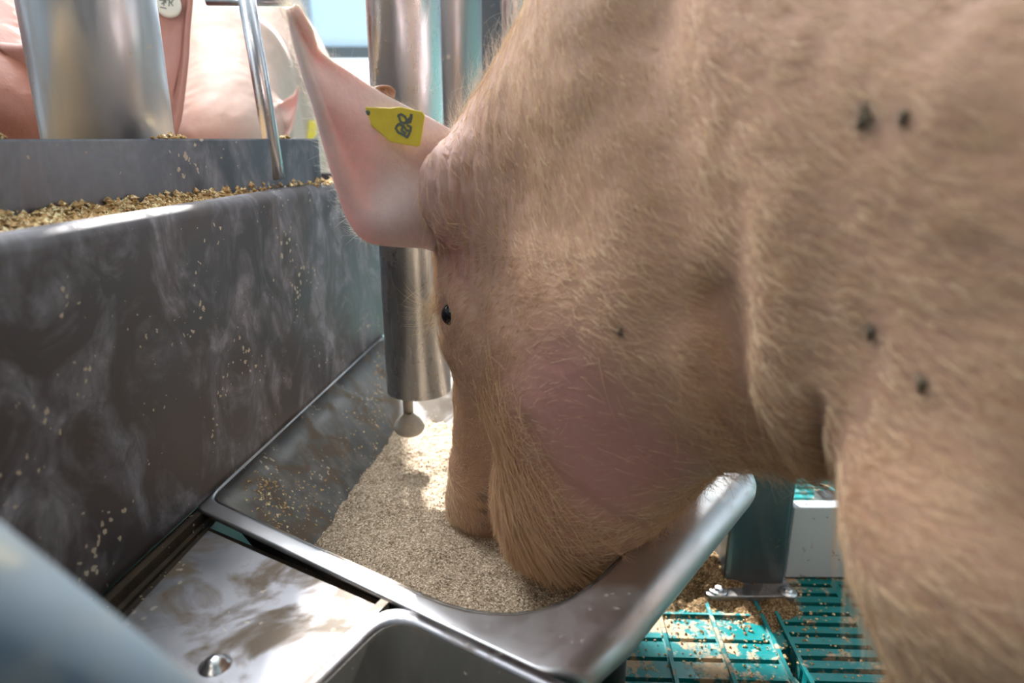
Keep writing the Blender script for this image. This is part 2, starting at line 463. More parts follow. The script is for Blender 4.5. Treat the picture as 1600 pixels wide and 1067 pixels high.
if len(lr) != len(ir):
    def dens3(A3, k=8):
        out = [[] for _ in A3]
        m_ = len(A3[0])
        for i in range(m_):
            big = max(np.linalg.norm(np.array(p[(i+1) % m_])-np.array(p[i])) for p in A3) > .04
            for j in range(k if big else 1):
                for o_, p in zip(out, A3):
                    q, r = np.array(p[i]), np.array(p[(i+1) % m_]); o_.append(q+(r-q)*j/(k if big else 1))
        return out
    ir, orr, lr = dens3([ir0, orr0, round_poly(lower, [.05, .06, .05, .05, .06], 10)])
n = len(ir)
trough = empty('feed_trough', (0, .8, 0), label='stainless steel feeding trough the eating pig has its snout in', cat='trough')
def ring3(poly, z): return np.array([(p[0], p[1], z) for p in poly])
# flat flange that rolls over; the roll is wide on the pig's side and a small return elsewhere
t_ = (C-B)/np.linalg.norm(C-B); ctr = np.mean(outer, 0); on = []
for i, p in enumerate(orr):
    tt_ = np.array(orr[(i+1) % n])-np.array(orr[i-1]); tt_ /= np.linalg.norm(tt_); on.append(np.array((tt_[1], -tt_[0])))
def seg_d(p, a, b_):
    k = np.clip(np.dot(p-a, b_-a)/np.dot(b_-a, b_-a), 0, 1); return np.linalg.norm(p-a-k*(b_-a))
wr_ = np.array([math.exp(-(seg_d(np.array(p), B+t_*.030, C)/.016)**2) for p in orr])
rr_ = .003+.0185*wr_
rings = [ring3(ir, ZR-.004), ring3([np.array(a_)+.001*np.array(b_) for a_, b_ in zip(ir, on)], ZR-.0005), ring3([np.array(a_)+.004*np.array(b_) for a_, b_ in zip(ir, on)], ZR)]
for ang in np.radians([0, 20, 40, 60, 80, 100, 120, 145, 170]):
    rings.append(np.array([(p[0]+o_[0]*r_*math.sin(ang), p[1]+o_[1]*r_*math.sin(ang), ZR-r_*(1-math.cos(ang))) for p, o_, r_ in zip(orr, on, rr_)]))
V = np.vstack(rings)
mesh_obj('flange', V, grid_faces(len(rings), n, True, False), M['rim'], trough)
rows = []
mid = [np.array(a)*.55+np.array(b)*.45 for a, b in zip(ir, lr)]
for k, z in enumerate(np.linspace(ZR-.002, .11, 8)):
    t = k/7.0; tt = t**1.0
    rows.append(ring3([np.array(a)*(1-tt)+np.array(b)*tt for a, b in zip(ir, lr)], z))
V = np.vstack(rows); Fc = grid_faces(8, n, True, False); Fc.append(tuple(range(7*n, 8*n)))
o = mesh_obj('bowl', V, Fc, M['inner'], trough)
s = o.modifiers.new('solid', 'SOLIDIFY'); s.thickness = .003; s.offset = 1
# short outer apron under the rolled edge and legs of the trough
for p in (np.array((.12, .66)), np.array((.18, 1.18)), np.array((-.15, 1.1)), np.array((-.16, .72))):
    V, Fc = tube((p[0], p[1], 0), (p[0], p[1], .13), .014, 20); mesh_obj('leg', V, Fc, M['post'], trough)

# feed heap: a height field clipped to the bowl
def inside_poly(P, poly):
    x, y = P[:, 0], P[:, 1]; r = np.zeros(len(P), bool); m = len(poly)
    for i in range(m):
        x0, y0 = poly[i-1][:2]; x1, y1 = poly[i][:2]
        c = ((y0 > y) != (y1 > y)) & (x < (x1-x0)*(y-y0)/((y1-y0) if y1 != y0 else 1e-9)+x0); r ^= c
    return r
NX, NY = 200, 260
xs = np.linspace(-.32, .30, NX); ys = np.linspace(.42, 1.28, NY)
GX, GY = np.meshgrid(xs, ys, indexing='ij'); P2 = np.stack([GX.ravel(), GY.ravel()], 1)
P3 = np.column_stack([P2, np.zeros(len(P2))])
def gauss(P, c, r): return np.exp(-((P[:, 0]-c[0])**2+(P[:, 1]-c[1])**2)/(r*r))
def feed_z(P):
    P3_ = np.column_stack([P, np.zeros(len(P))])
    z = .192 + .003*gauss(P, (-.14, 1.02), .10) + .010*gauss(P, (-.02, .62), .12) + .008*gauss(P, (-.17, .80), .05)
    z -= .016*gauss(P, (-.01, .72), .06)
    z += .008*gauss(P, (.10, .58), .07)
    z += .0045*vnoise(P3_, 18, 3, 3) + .0022*vnoise(P3_, 70, 5, 3) + .0012*vnoise(P3_, 210, 6, 2)
    return z
zf = feed_z(P2)
tlev = (ZR-.002-.205)/(ZR-.002-.11)
cut = [np.array(a)*(1-tlev)+np.array(b)*tlev for a, b in zip(ir, lr)]
cc = np.mean(cut, 0); cut = [cc+(p-cc)*1.03 for p in cut]
ok = inside_poly(P2, cut)
V = np.column_stack([P2, zf]); okg = ok.reshape(NX, NY)
Fc = []
for i in range(NX-1):
    for j in range(NY-1):
        if okg[i, j] and okg[i+1, j] and okg[i, j+1] and okg[i+1, j+1]:
            a = i*NY+j; Fc.append((a, a+NY, a+NY+1, a+1))
used = sorted(set(i for f in Fc for i in f)); rm = {u: k for k, u in enumerate(used)}
o = mesh_obj('meal_feed', V[used], [tuple(rm[i] for i in f) for f in Fc], M['feed'])
tag(o, 'tan ground meal heaped in the trough under the pig\'s snout', 'feed', kind='stuff')
# loose feed crumbs on the meal
rng = np.random.default_rng(4)
def crumbs(name, pts, rad, mat, seedr, squash=.6):
    V, Fc, n = [], [], 0
    base = np.array([(1,0,0),(-1,0,0),(0,1,0),(0,-1,0),(0,0,1),(0,0,-1)], float)
    fs = [(0,2,4),(2,1,4),(1,3,4),(3,0,4),(2,0,5),(1,2,5),(3,1,5),(0,3,5)]
    for p in pts:
        r = rad*(.5+seedr.random()*1.2); q = base*(r*(.6+.8*seedr.random((6, 1)))); q[:, 2] *= squash
        a = seedr.random()*6.28; ca, sa = math.cos(a), math.sin(a)
        q = np.column_stack([q[:, 0]*ca-q[:, 1]*sa, q[:, 0]*sa+q[:, 1]*ca, q[:, 2]])
        V.append(q+p); Fc += [tuple(i+n for i in f) for f in fs]; n += 6
    return mesh_obj(name, np.vstack(V), Fc, mat, smooth=False)
cp = np.column_stack([rng.uniform(-.28, .2, 3500), rng.uniform(.46, 1.15, 3500)])
cp = cp[inside_poly(cp, [cc+(p-cc)*.98 for p in cut])]
o = crumbs('feed_crumbs', np.column_stack([cp, feed_z(cp)+.0002]), .0011, M['feed'], rng)
tag(o, 'loose coarse grains scattered over the meal in the trough', 'feed', kind='stuff')

# neighbouring trough nearer the camera (its rounded flange corner shows)
near = empty('feed_trough', (0, .3, 0), label='dark empty trough with rounded corner in front of the filled trough', cat='trough')
q0 = onz(608, 938, ZR)[:2]; q1 = onz(892, 1072, ZR)[:2]; q2 = onz(480, 1060, ZR)[:2]
du = (q1-q0)/np.linalg.norm(q1-q0); dl = (q2-q0)/np.linalg.norm(q2-q0)
npoly = [q0, q0+dl*.30, q0+dl*.30+du*.30, q0+du*.30]
no = round_poly(npoly, [.035, .03, .03, .03], 8); 
c0 = np.mean(npoly, 0)
ni_ = inset(npoly, [.013, .012, .012, .012]); ni_ = round_poly(ni_, [.03, .03, .03, .03], 8)
nl = round_poly(inset(npoly, [.04, .04, .04, .035]), [.03, .03, .03, .03], 8)
V = np.vstack([ring3(ni_, ZR-.003), ring3(ni_, ZR+.001), ring3(no, ZR+.001), ring3(no, ZR-.012)])
mesh_obj('flange', V, grid_faces(4, len(no), True, False), M['plate'], near)
V = np.vstack([ring3(ni_, ZR), ring3(nl, .16)]); Fc = grid_faces(2, len(no), True, False); Fc.append(tuple(range(len(no), 2*len(no))))
o = mesh_obj('bowl', V, Fc, M['caked'], near); s = o.modifiers.new('solid', 'SOLIDIFY'); s.thickness = .002; s.offset = 1

# cover plate between the two troughs and the hopper
cp0 = onz(327, 818, ZR)[:2]; cp1 = onz(604, 938, ZR)[:2]; cp2 = onz(474, 1067, ZR)[:2]; cp3 = onz(188, 965, ZR)[:2]
e1 = (cp2-cp1)/np.linalg.norm(cp2-cp1); e2 = (cp3-cp0)/np.linalg.norm(cp3-cp0)
ins = (cp0-cp1)/np.linalg.norm(cp0-cp1)
plate = empty('cover_plate', (*((cp0+cp1)/2), 0), label='flat stained steel cover plate with a shiny bolt between hopper and troughs', cat='metal plate')
poly = [cp0+e2*.004, cp0+e2*.34, cp1+e1*.34+ins*.008, cp1+e1*.004+ins*.008]
V, Fc = prism(poly, ZR-.016, ZR-.004)
bevel(mesh_obj('plate_top', V, Fc, M['plate'], plate, smooth=False), .0015, 2)
V, Fc = prism([cp1+ins*.006, cp1+e1*.34+ins*.006, cp1+e1*.34-ins*.002, cp1-ins*.002], ZR-.02, ZR-.0005)
mesh_obj('edge_strip', V, Fc, M['inner'], plate, smooth=False)
bp = onz(335, 1032, ZR)
V, Fc = lathe([(0, .0075), (.004, .007), (.0075, .0045), (.009, .001), (.012, 0), (.012, -.004)], (bp[0], bp[1], ZR-.004), 28)
mesh_obj('dome_bolt', V, Fc, M['bolt'], plate)
V, Fc = prism([onz(126, 955, ZR)[:2], onz(306, 793, ZR)[:2], onz(600, 914, ZR)[:2], onz(450, 1100, ZR)[:2], onz(150, 1100, ZR)[:2]], ZR-.026, ZR-.018)
mesh_obj('grimy_gap', V, Fc, M['grime'], plate, smooth=False, )
V, Fc = tube((-.27, .45, 0), (-.27, .45, ZR-.05), .02, 20); mesh_obj('leg', V, Fc, M['post'], plate)
V, Fc = tube((-.1, .33, 0), (-.1, .33, .17), .02, 20); mesh_obj('leg', V, Fc, M['post'], near)

# ------------------------------------------------------------------ hopper (left)
hop = empty('feed_hopper', (-.4, .8, 0), label='tall dark steel feed hopper with dirty sloping front panel left of the trough', cat='hopper')
# joint line at rim height: through the pixel points, extended both ways
j0 = onz(133, 945, ZR+.003)[:2]; j1 = onz(600, 520, ZR+.003)[:2]
jd = (j1-j0)/np.linalg.norm(j1-j0)
jn = np.array((-jd[1], jd[0]))       # away from the trough (left)
PA = j0-jd*.42; PB = j1+jd*.06
ZP = .583
pl = [(PA, 0), (PB, 0)]
V = []
prof = [(0.0, ZR+.002), (0.0, ZR+.01), (0.002, .38), (0.003, .48), (0.004, .570), (0.0055, .577), (.010, .5815), (.016, .583)]
nseg = 30
pts = [PA+(PB-PA)*k/nseg for k in range(nseg+1)]
for k, p in enumerate(pts):
    for (d_, z) in prof:
        q = p+jn*d_; V.append((q[0], q[1], z))
# right end returns round a vertical corner to the left
for a in np.linspace(10, 90, 7):
    c = PB+jn*.01; r_ = .01; q_dir = -jn*math.cos(math.radians(a))+jd*math.sin(math.radians(a))
    for (d_, z) in prof:
        q = c+q_dir*(r_-d_*.3); V.append((q[0], q[1], z))
for dist in (.06, .14):
    for (d_, z) in prof:
        q = PB+jn*dist+jd*(.01-d_*.3); V.append((q[0], q[1], z))
Fc = grid_faces(len(V)//len(prof), len(prof))
o = mesh_obj('front_panel', V, Fc, M['panel'], hop); s = o.modifiers.new('solid', 'SOLIDIFY'); s.thickness = .003; s.offset = -1
# bottom joint: dark grimy seam strip
V, Fc = merge([prism([PA-jn*.022, PB-jn*.004, PB+jn*.004, PA+jn*.004], ZR-.022, ZR-.014), prism([PA-jn*.010, j0-jn*.010, j0+(j1-j0)*.36-jn*.009, j0+(j1-j0)*.40+jn*.001, PA+jn*.001], ZR-.014, ZR-.003)])
mesh_obj('seam', V, Fc, M['grime'], hop, smooth=False)
# ledge behind the lip, filled with crumbs, up to the upright bar
b0 = at(-180, 352, .0+.50)
bl0 = onz(0, 335, .587)[:2]; bl1 = onz(490, 285, .587)[:2]
bd = (bl1-bl0)/np.linalg.norm(bl1-bl0); bn = np.array((-bd[1], bd[0]))
BA = bl0-bd*.45; BB = bl1+bd*.02
V, Fc = prism([PA+jn*.012, PB+jn*.012+jd*.02, BB+jd*.03, BA], .572, .5795)
mesh_obj('ledge', V, Fc, M['grime'], hop, smooth=False)
zt = .649
V = []; prof2 = [(0, .560), (0, .575), (0, zt-.002), (.0008, zt), (.004, zt), (.004, .56)]
V, Fc = sweep([(*(BA+(BB-BA)*k/8), 0) for k in range(9)], [(-a, z) for a, z in prof2])
mesh_obj('upright_bar', V, Fc, M['bar'], hop, smooth=False)
V, Fc = prism([BB+bn*.02, BB+bn*.02-bd*.004, BB+bn*.19-bd*.004, BB+bn*.19], .28, zt-.02)
mesh_obj('end_panel', V, Fc, M['panel'], hop, smooth=False)
V, Fc = prism([PA+jn*.02, PB+jn*.02-jd*.01, BB+bn*.19-bd*.02, BA+bn*.19], 0, .27)
mesh_obj('base', V, Fc, M['post'], hop, smooth=False)
V, Fc = prism([BA+bn*.19, BB+bn*.19, BB+bn*.194, BA+bn*.194], .27, .60)
mesh_obj('rear_panel', V, Fc, M['panel'], hop, smooth=False)
V, Fc = prism([BA+bn*.006, BB+bn*.006, BB+bn*.25, BA+bn*.18], .56, .60)
mesh_obj('hopper_feed', V, Fc, M['spill'], hop, smooth=False)
# crumbs along the ledge and on top of the bar
pts = []
for k in range(2600):
    t = rng.random(); s_ = rng.random()**1.3
    a = PA+jn*.014+(PB-PA)*t; 
    # nearest bar point at the same fraction
    b_ = BA+(BB-BA)*t
    p = b_+(a-b_)*s_*.8
    wdt = np.linalg.norm(a-b_)
    pts.append((p[0], p[1], .5800+max(0, (.010*(1-s_*1.2)))*(.5+.8*abs(math.sin(t*90)))*rng.random()))
o = crumbs('ledge_crumbs', np.array(pts), .0036, M['crumb'], rng, .8)
tag(o, 'golden feed crumbs lying along the ledge below the upright bar of the hopper', 'crumbs', kind='stuff')
pts = []
for (px, sp, nn) in ((318, 18, 60), (70, 6, 8), (478, 6, 8)):
    for k in range(nn):
        x = px+rng.normal()*sp*.5; p = onz(0, 0, .6)
        # point on bar top by direction
        u = (x-800)/F/CT
        # intersect ray (u*Y, Y) with bar line
        k_ = (BA[0]-u*BA[1])/(u*bd[1]-bd[0]); q = BA+bd*k_+bn*(.002+rng.random()*.004)
        pts.append((q[0], q[1], zt+.001+rng.random()*.0035*math.exp(-((x-px)/sp)**2)))
o = crumbs('bar_crumbs', np.array(pts), .0022, M['crumb'], rng, .8)
tag(o, 'small pinch of pale crumbs sitting on top edge of the hopper bar', 'crumbs', kind='stuff')

# ------------------------------------------------------------------ pipes
def vpipe(name, px, Y, dia, z0, z1, mat, label, cat='pipe', py=300, wall=.003, lean=(0, 0), parts=None):
    u = (px-800)/F; v = (py-533)/F; x = u*Y/(CT-v*ST)
    t = empty(name, (x, Y, z0), label=label, cat=cat)
    V, Fc = tube((x, Y, z0), (x+lean[0], Y+lean[1], z1), dia/2, 64, wall=wall)
    mesh_obj('tube', V, Fc, mat, t)
    return t, x
fp, fx = vpipe('feed_pipe', 653, .93, .092, .300, 2.2, M['pipe'], 'wide steel drop pipe ending above the trough with a dispensing rod below', py=560)
rx, ry = at(638, 640, .94)[0], .94
V, Fc = tube((rx, ry, .24), (rx-.001, ry, .40), .0075, 24, r1=.0075); rod = mesh_obj('dispensing_rod', V, Fc, M['dusty'], fp)
V, Fc = lathe([(.004, .012), (.009, .010), (.016, .002), (.0215, -.008), (.023, -.013), (.021, -.017), (.010, -.021), (.0, -.022)], (rx+.001, ry-.004, .250), 32, axis=(.05, -.25, 1))
mesh_obj('rod_foot', V, Fc, M['dusty'], rod)
vpipe('steel_pipe', 707, 1.13, .092, .31, 2.2, M['pipe_dark'], 'grimy steel pipe right behind the wide drop pipe', py=100)
vpipe('steel_pipe', 803, 1.30, .046, .31, 2.2, M['pipe'], 'slim speckled pipe against the dark square post beside the pig\'s neck', py=60)
pp = at(770, 60, 1.34)
t = empty('square_post', (pp[0], 1.36, 0), label='dark square steel post between the grimy pipe and the slim pipe', cat='post')
V, Fc = box(pp[0]-.034, pp[0]+.034, 1.33, 1.40, 0, 2.2); bevel(mesh_obj('post_tube', V, Fc, M['post'], t, smooth=False), .006, 3)
V, Fc = box(pp[0]-.06, pp[0]+.06, 1.30, 1.43, 0, .008); mesh_obj('foot_plate', V, Fc, M['post'], t, smooth=False)
wt, wx = vpipe('wide_tube', 157, .80, .132, .58, 1.1, M['wide'], 'very wide scratched steel tube standing in the hopper', py=120)
r0 = at(424, 225, .95); r1 = at(384, -10, .95)
t = empty('thin_rod', (r0[0], .95, .57), label='thin tilted dirty rod rising from the hopper in front of the pale pig', cat='rod')
d = (r1-r0); V, Fc = tube(r0-d*.25, r1+d*.3, .0108, 32); mesh_obj('shaft', V, Fc, M['pipe'], t)
c0_ = at(345, 0, .94); c1_ = at(445, 0, .94)
V, Fc = tube((c0_[0]-.03, .97, c0_[2]+.005), (c1_[0], .97, c1_[2]+.004), .006, 20); mesh_obj('cross_pin', V, Fc, M['pipe_dark'], t)

# ------------------------------------------------------------------ post, board and spilled feed on the floor
b0 = onz(1105, 930, .012); b1 = onz(1250, 938, .012)
px0, px1 = b0[0], b1[0]; py0 = b0[1]-.002
post = empty('steel_post', ((px0+px1)/2, py0+.04, 0), label='dark square steel post with bolted base plate on the teal slats', cat='post')
V, Fc = prism(round_poly([(px0, py0), (px1, py0+.0), (px1, py0+.085), (px0, py0+.085)], [.010]*4, 5), 0.0, .012)
bevel(mesh_obj('base_plate', V, Fc, M['base'], post, smooth=False), .0015)
x0_, x1_ = onz(1128, 905, .012)[0], onz(1222, 905, .012)[0]
V, Fc = prism(round_poly([(x0_, py0+.03), (x1_, py0+.03), (x1_, py0+.12), (x0_, py0+.12)], [.008]*4, 5), .012, .60)
o = mesh_obj('post_tube', V, Fc, M['post'], post, smooth=False)
for (bx, by) in ((1122, 921), (1231, 924)):
    p = onz(bx, by, .013)
    V, Fc = lathe([(.0, .006), (.005, .0058), (.0065, .004), (.0068, .002)], (p[0], p[1], .012), 6); bo = mesh_obj('bolt', V, Fc, M['bolt'], post, smooth=False)
    V, Fc = lathe([(.003, .0026), (.0125, .0024), (.0135, .0012), (.0135, 0)], (p[0], p[1], .012), 32); mesh_obj('washer', V, Fc, M['bolt'], bo)
bb = onz(1225, 893, .006)
tb = empty('plastic_board', (bb[0]+.1, bb[1], 0), label='pale blue-grey plastic board standing upright behind the bolted post', cat='board')
V, Fc = box(bb[0]-.003, bb[0]+.60, bb[1]-.012, bb[1]+.010, .004, onz(1225, 780, 0)[0]*0+.125)
bevel(mesh_obj('board', V, Fc, M['board'], tb, smooth=False), .002)
V, Fc = box(bb[0]+.55, bb[0]+.58, bb[1]+.010, bb[1]+.04, 0.0, .125); mesh_obj('board_bracket', V, Fc, M['post'], tb, smooth=False)
V, Fc = box(bb[0]+.05, bb[0]+.08, bb[1]+.010, bb[1]+.04, 0.0, .125); mesh_obj('board_bracket', V, Fc, M['post'], tb, smooth=False)

n_ = 150
xs = np.linspace(.10, .56, n_); ys = np.linspace(.66, 1.12, n_)
GX, GY = np.meshgrid(xs, ys, indexing='ij'); Q = np.stack([GX.ravel(), GY.ravel()], 1); Q3 = np.column_stack([Q, np.zeros(len(Q))])
h = .052*gauss(Q, (.24, .945), .085) + .024*gauss(Q, (.33, .90), .055) + .012*gauss(Q, (.45, .93), .05) + .010*gauss(Q, (.385, .835), .035)
h += .006*gauss(Q, (.33, .80), .05) + .004*gauss(Q, (.24, .84), .05)
h += (.0065*vnoise(Q3, 22, 9, 4)+.0025*vnoise(Q3, 90, 4, 3)+.0012*vnoise(Q3, 260, 4, 2))*(.3+np.clip(h/.02, 0, 1)) - .0085
V = np.column_stack([Q, h]); hg = h.reshape(n_, n_); Fc = []
for i in range(n_-1):
    for j in range(n_-1):
        if max(hg[i, j], hg[i+1, j], hg[i, j+1], hg[i+1, j+1]) > 0:
            a = i*n_+j; Fc.append((a, a+n_, a+n_+1, a+1))
V[:, 2] = np.maximum(V[:, 2], -.0006)
used = sorted(set(i for f in Fc for i in f)); rm = {u: k for k, u in enumerate(used)}
o = mesh_obj('spilled_feed', V[used], [tuple(rm[i] for i in f) for f in Fc], M['spill'])
tag(o, 'damp brown spilled feed heaped around the bolted post foot', 'feed', kind='stuff')
pts = np.column_stack([rng.normal(.33, .09, 900), rng.normal(.83, .07, 900), np.full(900, .0008)])
pts = pts[(pts[:, 1] > .6) & (pts[:, 1] < .93)]
o = crumbs('floor_crumbs', pts, .0016, M['crumb'], rng, .7)
tag(o, 'stray crumbs of feed sprinkled on the teal slats', 'crumbs', kind='stuff')

# ------------------------------------------------------------------ near foreground: blurred galvanised bar at the lens
g0 = at(-90, 852, .17); g1 = at(310, 1175, .15)
gt = empty('pen_bar', tuple((g0+g1)/2), label='blurred blue-grey galvanised pen bar close to the lens at lower edge', cat='metal bar')
V, Fc = tube(g0+(g0-g1)*1.5+np.array((0, 0, -.05)), g1+(g1-g0)*1.2+np.array((0, 0, -.05)), .036, 48); mesh_obj('bar_tube', V, Fc, M['gate'], gt)
ge = g1+(g1-g0)*1.0+np.array((0, 0, -.05))
V, Fc = tube((ge[0], ge[1], 0), ge, .02, 32); mesh_obj('bar_leg', V, Fc, M['gate'], gt)


# crust of stuck feed on the trough's left wall
WA, WF = np.array([*inner[0], ZR]), np.array([*inner[4], ZR]); WL = np.array([*lower[0], .11]); WL2 = np.array([*lower[4], .11])
wn_ = np.cross(WF-WA, (WL+WL2)/2-(WA+WF)/2); wn_ /= np.linalg.norm(wn_); wn_ = wn_ if wn_[0] > 0 else -wn_
def on_wall(px, py):
    d = at(px, py, 1.0)-np.array((0, 0, CAMZ)); o_ = np.array((0, 0, CAMZ)); return o_+d*(np.dot(WA-o_, wn_)/np.dot(d, wn_))
pts = []
for cx, cy, sx, sy, nn in ((413, 765, 13, 13, 150), (425, 800, 12, 22, 110), (455, 800, 18, 20, 120), (480, 775, 22, 16, 110), (590, 620, 5, 45, 260), (583, 720, 6, 50, 240), (560, 690, 14, 60, 160), (500, 830, 30, 20, 80)):
    for k in range(nn):
        q = on_wall(cx+rng.normal()*sx, cy+rng.normal()*sy)
        if q[2] < ZR-.006 and q[2] > .18: pts.append(q+wn_*.0008)
o = crumbs('wall_crust', np.array(pts), .0019, M['crumb'], rng, .6)
tag(o, 'golden brown crust of feed stuck to the left wall of the trough', 'feed', kind='stuff')

# ------------------------------------------------------------------ pigs
PO = np.array((-.03, .76, 0.0)); PRZ = math.atan2(.64, -.77)
PH = np.array((math.cos(PRZ), math.sin(PRZ), 0)); PL = np.array((-PH[1], PH[0], 0))
def to_pig(W):
    W = np.asarray(W, float) - PO
    return np.stack([W @ PH, W @ PL, W[..., 2]], -1)

class Field:
    """a signed distance field on a grid, grown from tapered capsules that melt into each other"""
    def __init__(s, lo, hi, h):
        s.lo = np.array(lo, float); s.h = h
        s.n = np.ceil((np.array(hi)-s.lo)/h).astype(int)+1
        s.f = np.full(s.n, 1.0, np.float32)
        s.ax = [s.lo[i]+h*np.arange(s.n[i]) for i in range(3)]
    def cap(s, p, r0, q=None, r1=None, k=.03, sc=(1, 1, 1), sub=False, mirror=True):
        q = p if q is None else q; r1 = r0 if r1 is None else r1
        sc = np.array(sc, float); p = np.array(p, float); q = np.array(q, float)
        todo = [(p, q)]
        if mirror and (abs(p[1]) > 1e-6 or abs(q[1]) > 1e-6):
            todo.append((p*(1, -1, 1), q*(1, -1, 1)))
        for P, Q in todo:
            R = max(r0, r1); m = R*sc+k*1.6+.012
            lo = np.minimum(P, Q)-m; hi = np.maximum(P, Q)+m
            i0 = np.maximum(((lo-s.lo)/s.h).astype(int), 0); i1 = np.minimum(((hi-s.lo)/s.h).astype(int)+2, s.n)
            if (i1 <= i0).any(): continue
            X, Y, Z = np.meshgrid(*[s.ax[d][i0[d]:i1[d]]/sc[d] for d in range(3)], indexing='ij')
            A_ = P/sc; B_ = (Q-P)/sc; bb = max((B_**2).sum(), 1e-9)
            t = np.clip(((X-A_[0])*B_[0]+(Y-A_[1])*B_[1]+(Z-A_[2])*B_[2])/bb, 0, 1)
            d = np.sqrt((X-A_[0]-t*B_[0])**2+(Y-A_[1]-t*B_[1])**2+(Z-A_[2]-t*B_[2])**2)-(r0+t*(r1-r0))
            d = (d*sc.min()).astype(np.float32)
            sl = tuple(slice(a, b) for a, b in zip(i0, i1)); f = s.f[sl]
            if sub:
                h_ = np.clip(.5-.5*(f+d)/k, 0, 1); s.f[sl] = f*(1-h_)-d*h_+k*h_*(1-h_)
            else:
                h_ = np.clip(.5+.5*(f-d)/k, 0, 1); s.f[sl] = f*(1-h_)+d*h_-k*h_*(1-h_)
    def mesh(s):
        f = s.f; ins = f < 0; n = s.n; idx = -np.ones(n, np.int64)
        acc = np.zeros(tuple(n-1)+(3,), np.float32); cnt = np.zeros(tuple(n-1), np.int16)
        for ax in range(3):
            o1, o2 = [d for d in range(3) if d != ax]
            for u in (0, 1):
                for v in (0, 1):
                    sa = [None]*3; sb = [None]*3
                    sa[ax] = slice(0, n[ax]-1); sb[ax] = slice(1, n[ax])
                    sa[o1] = sb[o1] = slice(u, n[o1]-1+u); sa[o2] = sb[o2] = slice(v, n[o2]-1+v)
                    fa_, fb_ = f[tuple(sa)], f[tuple(sb)]; cr = (fa_ < 0) != (fb_ < 0)
                    w_ = np.nonzero(cr); t = fa_[w_]/(fa_[w_]-fb_[w_])
                    o = np.zeros((len(t), 3), np.float32); o[:, ax] = t; o[:, o1] = u; o[:, o2] = v
                    acc[w_] += o; cnt[w_] += 1
        cells = np.nonzero(cnt); V = acc[cells]/cnt[cells][:, None] + np.stack(cells, 1)
        V = s.lo + V*s.h
        cid = -np.ones(tuple(n-1), np.int64); cid[cells] = np.arange(len(V))
        Q = []
        for ax in range(3):
            o1, o2 = (ax+1) % 3, (ax+2) % 3
            a = [slice(None)]*3; b = [slice(None)]*3
            a[ax] = slice(0, n[ax]-1); b[ax] = slice(1, n[ax])
            A_, B_ = ins[tuple(a)], ins[tuple(b)]
            w_ = np.stack(np.nonzero(A_ != B_), 1)
            w_ = w_[(w_[:, o1] > 0) & (w_[:, o2] > 0) & (w_[:, o1] < n[o1]-1) & (w_[:, o2] < n[o2]-1)]
            def c(d1, d2):
                k = w_.copy(); k[:, o1] += d1; k[:, o2] += d2; return cid[k[:, 0], k[:, 1], k[:, 2]]
            q = np.stack([c(-1, -1), c(0, -1), c(0, 0), c(-1, 0)], 1)
            fl_ = ~A_[w_[:, 0], w_[:, 1], w_[:, 2]]; q[fl_] = q[fl_][:, ::-1]
            Q.append(q)
        return V, np.vstack(Q)
def relax(V, Q, it=3, lam=.5):
    E = np.vstack([Q[:, [0, 1]], Q[:, [1, 2]], Q[:, [2, 3]], Q[:, [3, 0]]]); E = np.vstack([E, E[:, ::-1]])
    deg = np.bincount(E[:, 0], minlength=len(V))[:, None]
    for _ in range(it):
        for l_ in (lam, -lam*.9):
            S = np.stack([np.bincount(E[:, 0], weights=V[E[:, 1], k], minlength=len(V)) for k in range(3)], 1)
            V = V + l_*(S/deg-V)
    return V
def normals(V, Q):
    nn = np.cross(V[Q[:, 2]]-V[Q[:, 0]], V[Q[:, 3]]-V[Q[:, 1]])
    N = np.zeros_like(V)
    for k in range(4):
        for d in range(3): N[:, d] += np.bincount(Q[:, k], weights=nn[:, d], minlength=len(V))
    return N/(np.linalg.norm(N, axis=1, keepdims=True)+1e-12)

